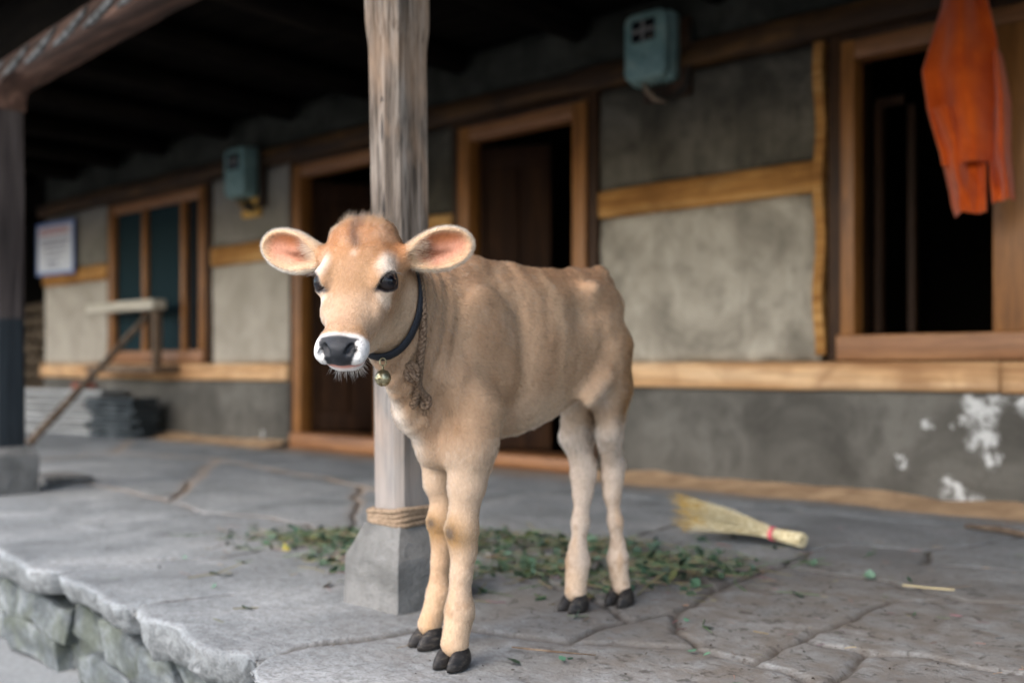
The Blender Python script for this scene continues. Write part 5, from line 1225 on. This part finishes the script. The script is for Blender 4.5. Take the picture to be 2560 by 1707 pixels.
# orange garment
N_ = NT('orange_cloth'); a = N_.noise(500, 2); b = N_.noise(12, 4); M_or = N_.done(N_.ramp(b, [(.35, (.44, .055, .002)), (.65, (.56, .085, .004))]), .85, N_.bump(a, .0012), .15)
N_.b.inputs['Sheen Weight'].default_value = .25
gm = thing('orange_garment', (-1.19, 3.74, 2.16), 'bright orange garment hanging in front of the right window with two sleeves dangling', 'garment')
tz = [2.17, 2.05, 1.865, 1.63, 1.49, 1.32, 1.13, 1.095]; tL = [-3, -14, -21, -38, -33, -21, -12, -9]; tR = [3, 10, 19, 33, 39, 39, 43, 44]
tdir = np.array([1, .22, 0]); tdir /= np.linalg.norm(tdir); ndir = np.array([.22, -1, 0]); ndir /= np.linalg.norm(ndir)
def lobe(name, lo, hi, z0, z1, yoff, seed):
    nu, nv = 40, 90; v = np.linspace(z1, z0, nv); u = np.linspace(0, 1, nu); U, Vv = np.meshgrid(u, v, indexing='ij')
    Lx = np.interp(-Vv, [-q for q in tz], tL); Rx = np.interp(-Vv, [-q for q in tz], tR)
    a = lo(Lx, Rx, Vv); b = hi(Lx, Rx, Vv); X_ = (a+(b-a)*U+2)*.00375
    q = np.stack([(U*1.4).ravel(), (Vv*2.2).ravel(), U.ravel()*0+seed], 1)
    fold = (.030*np.sin(U*9+Vv*3.2+seed)+.005*np.sin(U*17-Vv*7+seed*2)+.050*fbm(q*1.6, seed, 3).reshape(U.shape)+.012*np.sin((Vv+U*.25)*34+seed)*sstep(1.45, 1.2, Vv))*sstep(2.17, 1.9, Vv)
    rnd = -.045*(1-(2*U-1)**2)**.5*sstep(2.2, 1.8, Vv)
    D_ = yoff-fold*.9+rnd*-1
    zc = Vv+.012*fbm(q*3, seed+3, 2).reshape(U.shape)*(Vv < 1.2)
    P_ = np.array([-1.177, 3.74, 0])+X_[..., None]*tdir+D_[..., None]*ndir; P_[..., 2] = zc
    V, F = gridmesh(P_); o = mesh_obj(name, V, F, M_or, gm); m = o.modifiers.new('thick', 'SOLIDIFY'); m.thickness = .004; m.offset = 0; return o
lobe('shirt_body', lambda L_, R_, z: L_, lambda L_, R_, z: R_-7*sstep(1.75, 1.5, z)-7*sstep(1.6, 1.4, z), 1.27, 2.17, .0, 1)
lobe('sleeve', lambda L_, R_, z: np.maximum(L_, -40), lambda L_, R_, z: np.minimum(R_, 21+0*z)-2*(z < 1.3), 1.095, 1.48, -.03, 4)
lobe('sleeve', lambda L_, R_, z: 22+0*z+2*sstep(1.3, 1.1, z), lambda L_, R_, z: R_, 1.13, 1.66, -.018, 7)
mb = MB(); mb.tube([(-1.177, 3.74, 2.15), (-1.177, 3.74, 2.30), (-1.177, 3.74, 2.34)], .004, 6); mb.build('hanging_string', M_cab, gm)

# broom
bt_ = thing('broom', (-1.55, 2.98, 0), 'short straw hand broom with a pink binding lying on the stones by the wall', 'broom')
M_straw = NT('broom_straw'); at = M_straw.noise(90, 3); M_straw = M_straw.done(M_straw.ramp(at, [(.35, (.42, .33, .17)), (.6, (.66, .58, .38)), (.75, (.76, .70, .52))]), .7, None, .3)
M_tip = NT('broom_tip_straw'); at = M_tip.noise(90, 3); M_tip = M_tip.done(M_tip.ramp(at, [(.35, (.34, .20, .035)), (.65, (.55, .36, .08))]), .7, None, .3)
M_pink = NT('pink_binding').done((.62, .12, .15), .6)
hE = np.array([-1.340, 2.794, .032]); tie = np.array([-1.432, 2.797, .040]); dr_ = (tie-hE)/np.linalg.norm(tie-hE); sdv = np.cross(dr_, UPV)
mb = MB(); mt = MB()
for k in range(330):
    fa = random.uniform(-1, 1); up = random.uniform(0, 1); ln = .255+random.uniform(-.05, .06)-.04*abs(fa)
    p0 = tie+sdv*fa*.015+UPV*(random.uniform(-.014, .015)); fan = fa*.165
    p2 = tie+dr_*ln+sdv*fan+np.array([0, 0, -.036+.02*up+.115*up**.5*(.5-.5*fa)]); p1 = p0*.5+p2*.5+UPV*.014*up+sdv*fan*.05
    p2[2] = max(.003, p2[2]); pm = p1*.25+p2*.75
    mb.tube([p0, p1, pm], [.0013, .0011, .0010], 4, False)
    for j in range(2): mt.tube([pm, p2+rng.normal(0, .010, 3)*np.array([1, 1, .3])+np.array([0, 0, .002])], [.0009, .0004], 3, False)
mb.build('bristles', M_straw, bt_, 0, True); mt.build('bristle_tips', M_tip, bt_, 0, True)
mb = MB()
for k in range(110):
    a = random.uniform(0, 2*math.pi); r = .022*math.sqrt(random.random()); e = hE-dr_*(random.uniform(0, .012))+sdv*r*math.cos(a)*1.15+UPV*r*math.sin(a)
    mb.tube([tie+sdv*r*.72*math.cos(a)+UPV*r*.72*math.sin(a), e], .0022, 5)
mb.build('handle', M_straw, bt_, 0, True)
mb = MB()
for k in range(4): mb.tube([tie-dr_*(.004-k*.003)+sdv*.020*math.cos(t)+UPV*.0195*math.sin(t) for t in np.linspace(0, 2*math.pi, 24)], .0022, 6)
mb.build('binding', M_pink, bt_, 0, True)
# sticks
def stick(pts, r, label, name='stick', mat=None):
    mb = MB(); mb.tube(pts, r, 8); o = mb.build(name, mat or M_oldx, None, 0, True, loc=pts[0]); props(o, label, 'stick'); return o
stick([(-1.10, 3.53, .012), (-.98, 3.49, .018), (-.85, 3.44, .013), (-.70, 3.37, .014)], [.008, .011, .010, .008], 'thin brown stick on the ground at the foot of the right wall')
stick([(-1.283, 1.435, .008), (-1.20, 1.46, .010), (-1.13, 1.50, .008)], [.0018, .0022, .0012], 'thin dark green stem lying right behind the front hooves of the calf', 'stem', None)

# fallen greens and straw
def tints(name, cols, rough=.6, spec=.3, sc=60):
    N_ = NT(name); at = N_.n('ShaderNodeVertexColor'); at.layer_name = 'Col'; return N_.done(at.outputs[0], rough, None, spec)
M_green = tints('fresh_leaf', None)
class Litter:
    def __init__(s): s.v = []; s.f = []; s.c = []
    def leaf(s, c, size, col, tilt=.5):
        a = random.uniform(0, 2*math.pi); R = Matrix.Rotation(a, 3, 'Z') @ Matrix.Rotation(random.gauss(0, tilt), 3, 'X') @ Matrix.Rotation(random.gauss(0, tilt), 3, 'Y'); w_ = size*random.uniform(.28, .42); n = len(s.v); cv = random.uniform(-.25, .3)*size
        pts = [(-size/2, 0, 0), (-size*.2, w_, cv*.6), (size*.2, w_*.8, cv*.7), (size/2, 0, cv*.3), (size*.2, -w_*.8, cv*.7), (-size*.2, -w_, cv*.6), (0, 0, cv*.15)]
        for p in pts:
            q = R @ Vector(p); s.v.append((c[0]+q.x, c[1]+q.y, max(.002, c[2]+q.z))); s.c.append(col)
        s.f += [tuple(n+k for k in t_) for t_ in ((0, 6, 1), (1, 6, 2), (2, 6, 3), (3, 6, 4), (4, 6, 5), (5, 6, 0))]
    def wisp(s, c, ln, r, col, up=.1):
        a = random.uniform(0, 2*math.pi); d = np.array([math.cos(a), math.sin(a), random.gauss(0, up)]); sd_ = np.array([-d[1], d[0], 0]); c = np.array(c); b = random.uniform(-.12, .12)*ln; n = len(s.v)
        for t_ in (-.5, 0, .5):
            m = c+d*ln*t_+sd_*b*(1-4*t_*t_); m[2] = max(.0025, m[2])
            s.v += [tuple(m-sd_*r), tuple(m+sd_*r), tuple(m+np.array([0, 0, r*1.4]))]; s.c += [col]*3
        for k in (0, 3):
            for i in range(3): s.f.append((n+k+i, n+k+(i+1) % 3, n+k+3+(i+1) % 3, n+k+3+i))
    def build(s, name, label, cat):
        o = mesh_obj(name, s.v, s.f, M_green, None, False, loc=s.v[0]); ca = o.data.color_attributes.new('Col', 'FLOAT_COLOR', 'POINT'); ca.data.foreach_set('color', np.concatenate([np.array(s.c), np.ones((len(s.c), 1))], 1).astype(np.float32).ravel()); props(o, label, cat, None, 'stuff'); return o
def gcol():
    k = random.random()
    if k < .5: b = (.030, .060, .035)
    elif k < .8: b = (.045, .095, .055)
    elif k < .93: b = (.09, .16, .11)
    elif k < .99: b = (.09, .10, .035)
    else: b = (.40, .34, .05)
    f = random.uniform(.5, 1.15); return tuple(q*f for q in b)
G = Litter(); T = Litter()
piles = [(-2.47, 1.93, .26, .13, 620, .035), (-2.20, 1.80, .14, .10, 300, .04), (-2.05, 2.28, .30, .16, 560, .03), (-1.78, 2.35, .22, .15, 420, .03), (-1.42, 2.20, .14, .15, 420, .04), (-1.55, 2.42, .22, .13, 320, .02), (-1.70, 2.02, .20, .12, 300, .02), (-2.75, 1.85, .28, .12, 110, .006), (-1.50, 1.98, .10, .08, 90, .01), (-1.9, 2.0, .3, .2, 160, .008), (-1.45, 1.75, .5, .25, 40, .003), (-1.0, 2.2, .5, .5, 24, .003), (-2.1, 1.6, .4, .2, 30, .003), (-1.3, 2.5, .4, .3, 70, .005)]
for x, y, sx, sy, n, h in piles:
    sy *= 1.45
    for _ in range(int(n*.27)):
        a, b = random.gauss(0, .5), random.gauss(0, .5); hh = h*math.exp(-(a*a+b*b)*1.2); G.leaf((x+a*sx, y+b*sy, .004+random.random()*hh), random.uniform(.012, .042), gcol(), .6)
        if random.random() < .75: G.wisp((x+a*sx, y+b*sy, .005+random.random()*hh), random.uniform(.03, .15), random.uniform(.0008, .0018), (.07, .11, .05) if random.random() < .6 else (.16, .14, .07), .15)
        if random.random() < .9: T.wisp((x+a*sx*1.3, y+b*sy*1.3, .004+random.random()*hh*.8), random.uniform(.02, .07), random.uniform(.0006, .0014), tuple(q*random.uniform(.5, 1.1) for q in (.13, .10, .065)), .1)
for x, y in ((-1.16, 1.44), (-1.17, 1.45), (-1.155, 1.455), (-.85, 1.53), (-.855, 1.54), (-1.02, 1.66), (-.98, 1.65), (-1.0, 1.345), (-1.005, 1.35), (-1.15, 1.85), (-2.35, 1.45), (-2.6, 1.5), (-2.2, 1.35)): G.leaf((x, y, .006), random.uniform(.014, .022), (.07, .16, .10), .4)
G.build('fallen_leaves', 'heaps of torn dark green leaves scattered on the stones round the post and the calf', 'leaves')
for _ in range(700):
    x = random.uniform(-2.6, .3); y = random.triangular(1.15, 4.0, 2.2); T.wisp((x, y, .003), random.uniform(.006, .03), random.uniform(.0003, .0008), tuple(q*random.uniform(.4, 1.2) for q in ((.30, .22, .12) if random.random() < .3 else (.07, .055, .04))), .03)
for x, y, l in ((-.87, 2.51, .12),): T.wisp((x, y, .006), l, .0013, (.60, .50, .26), .02)
for _ in range(420):   # dark crumbs
    x, y = random.gauss(-1.35, .55), random.gauss(1.85, .4)
    if y > 1.15: T.leaf((x, y, .003), random.uniform(.003, .009), (.03, .022, .016), .3)
for x, y in ((-2.9, 1.42), (-2.62, 1.45), (-2.52, 1.38), (-3.3, 1.6), (-3.15, 1.9), (-3.6, 1.75)): T.leaf((x, y, .006), .018, (.02, .022, .02), .4)
T.build('straw_litter', 'thin straw wisps and dark crumbs of dirt strewn over the porch stones', 'litter')
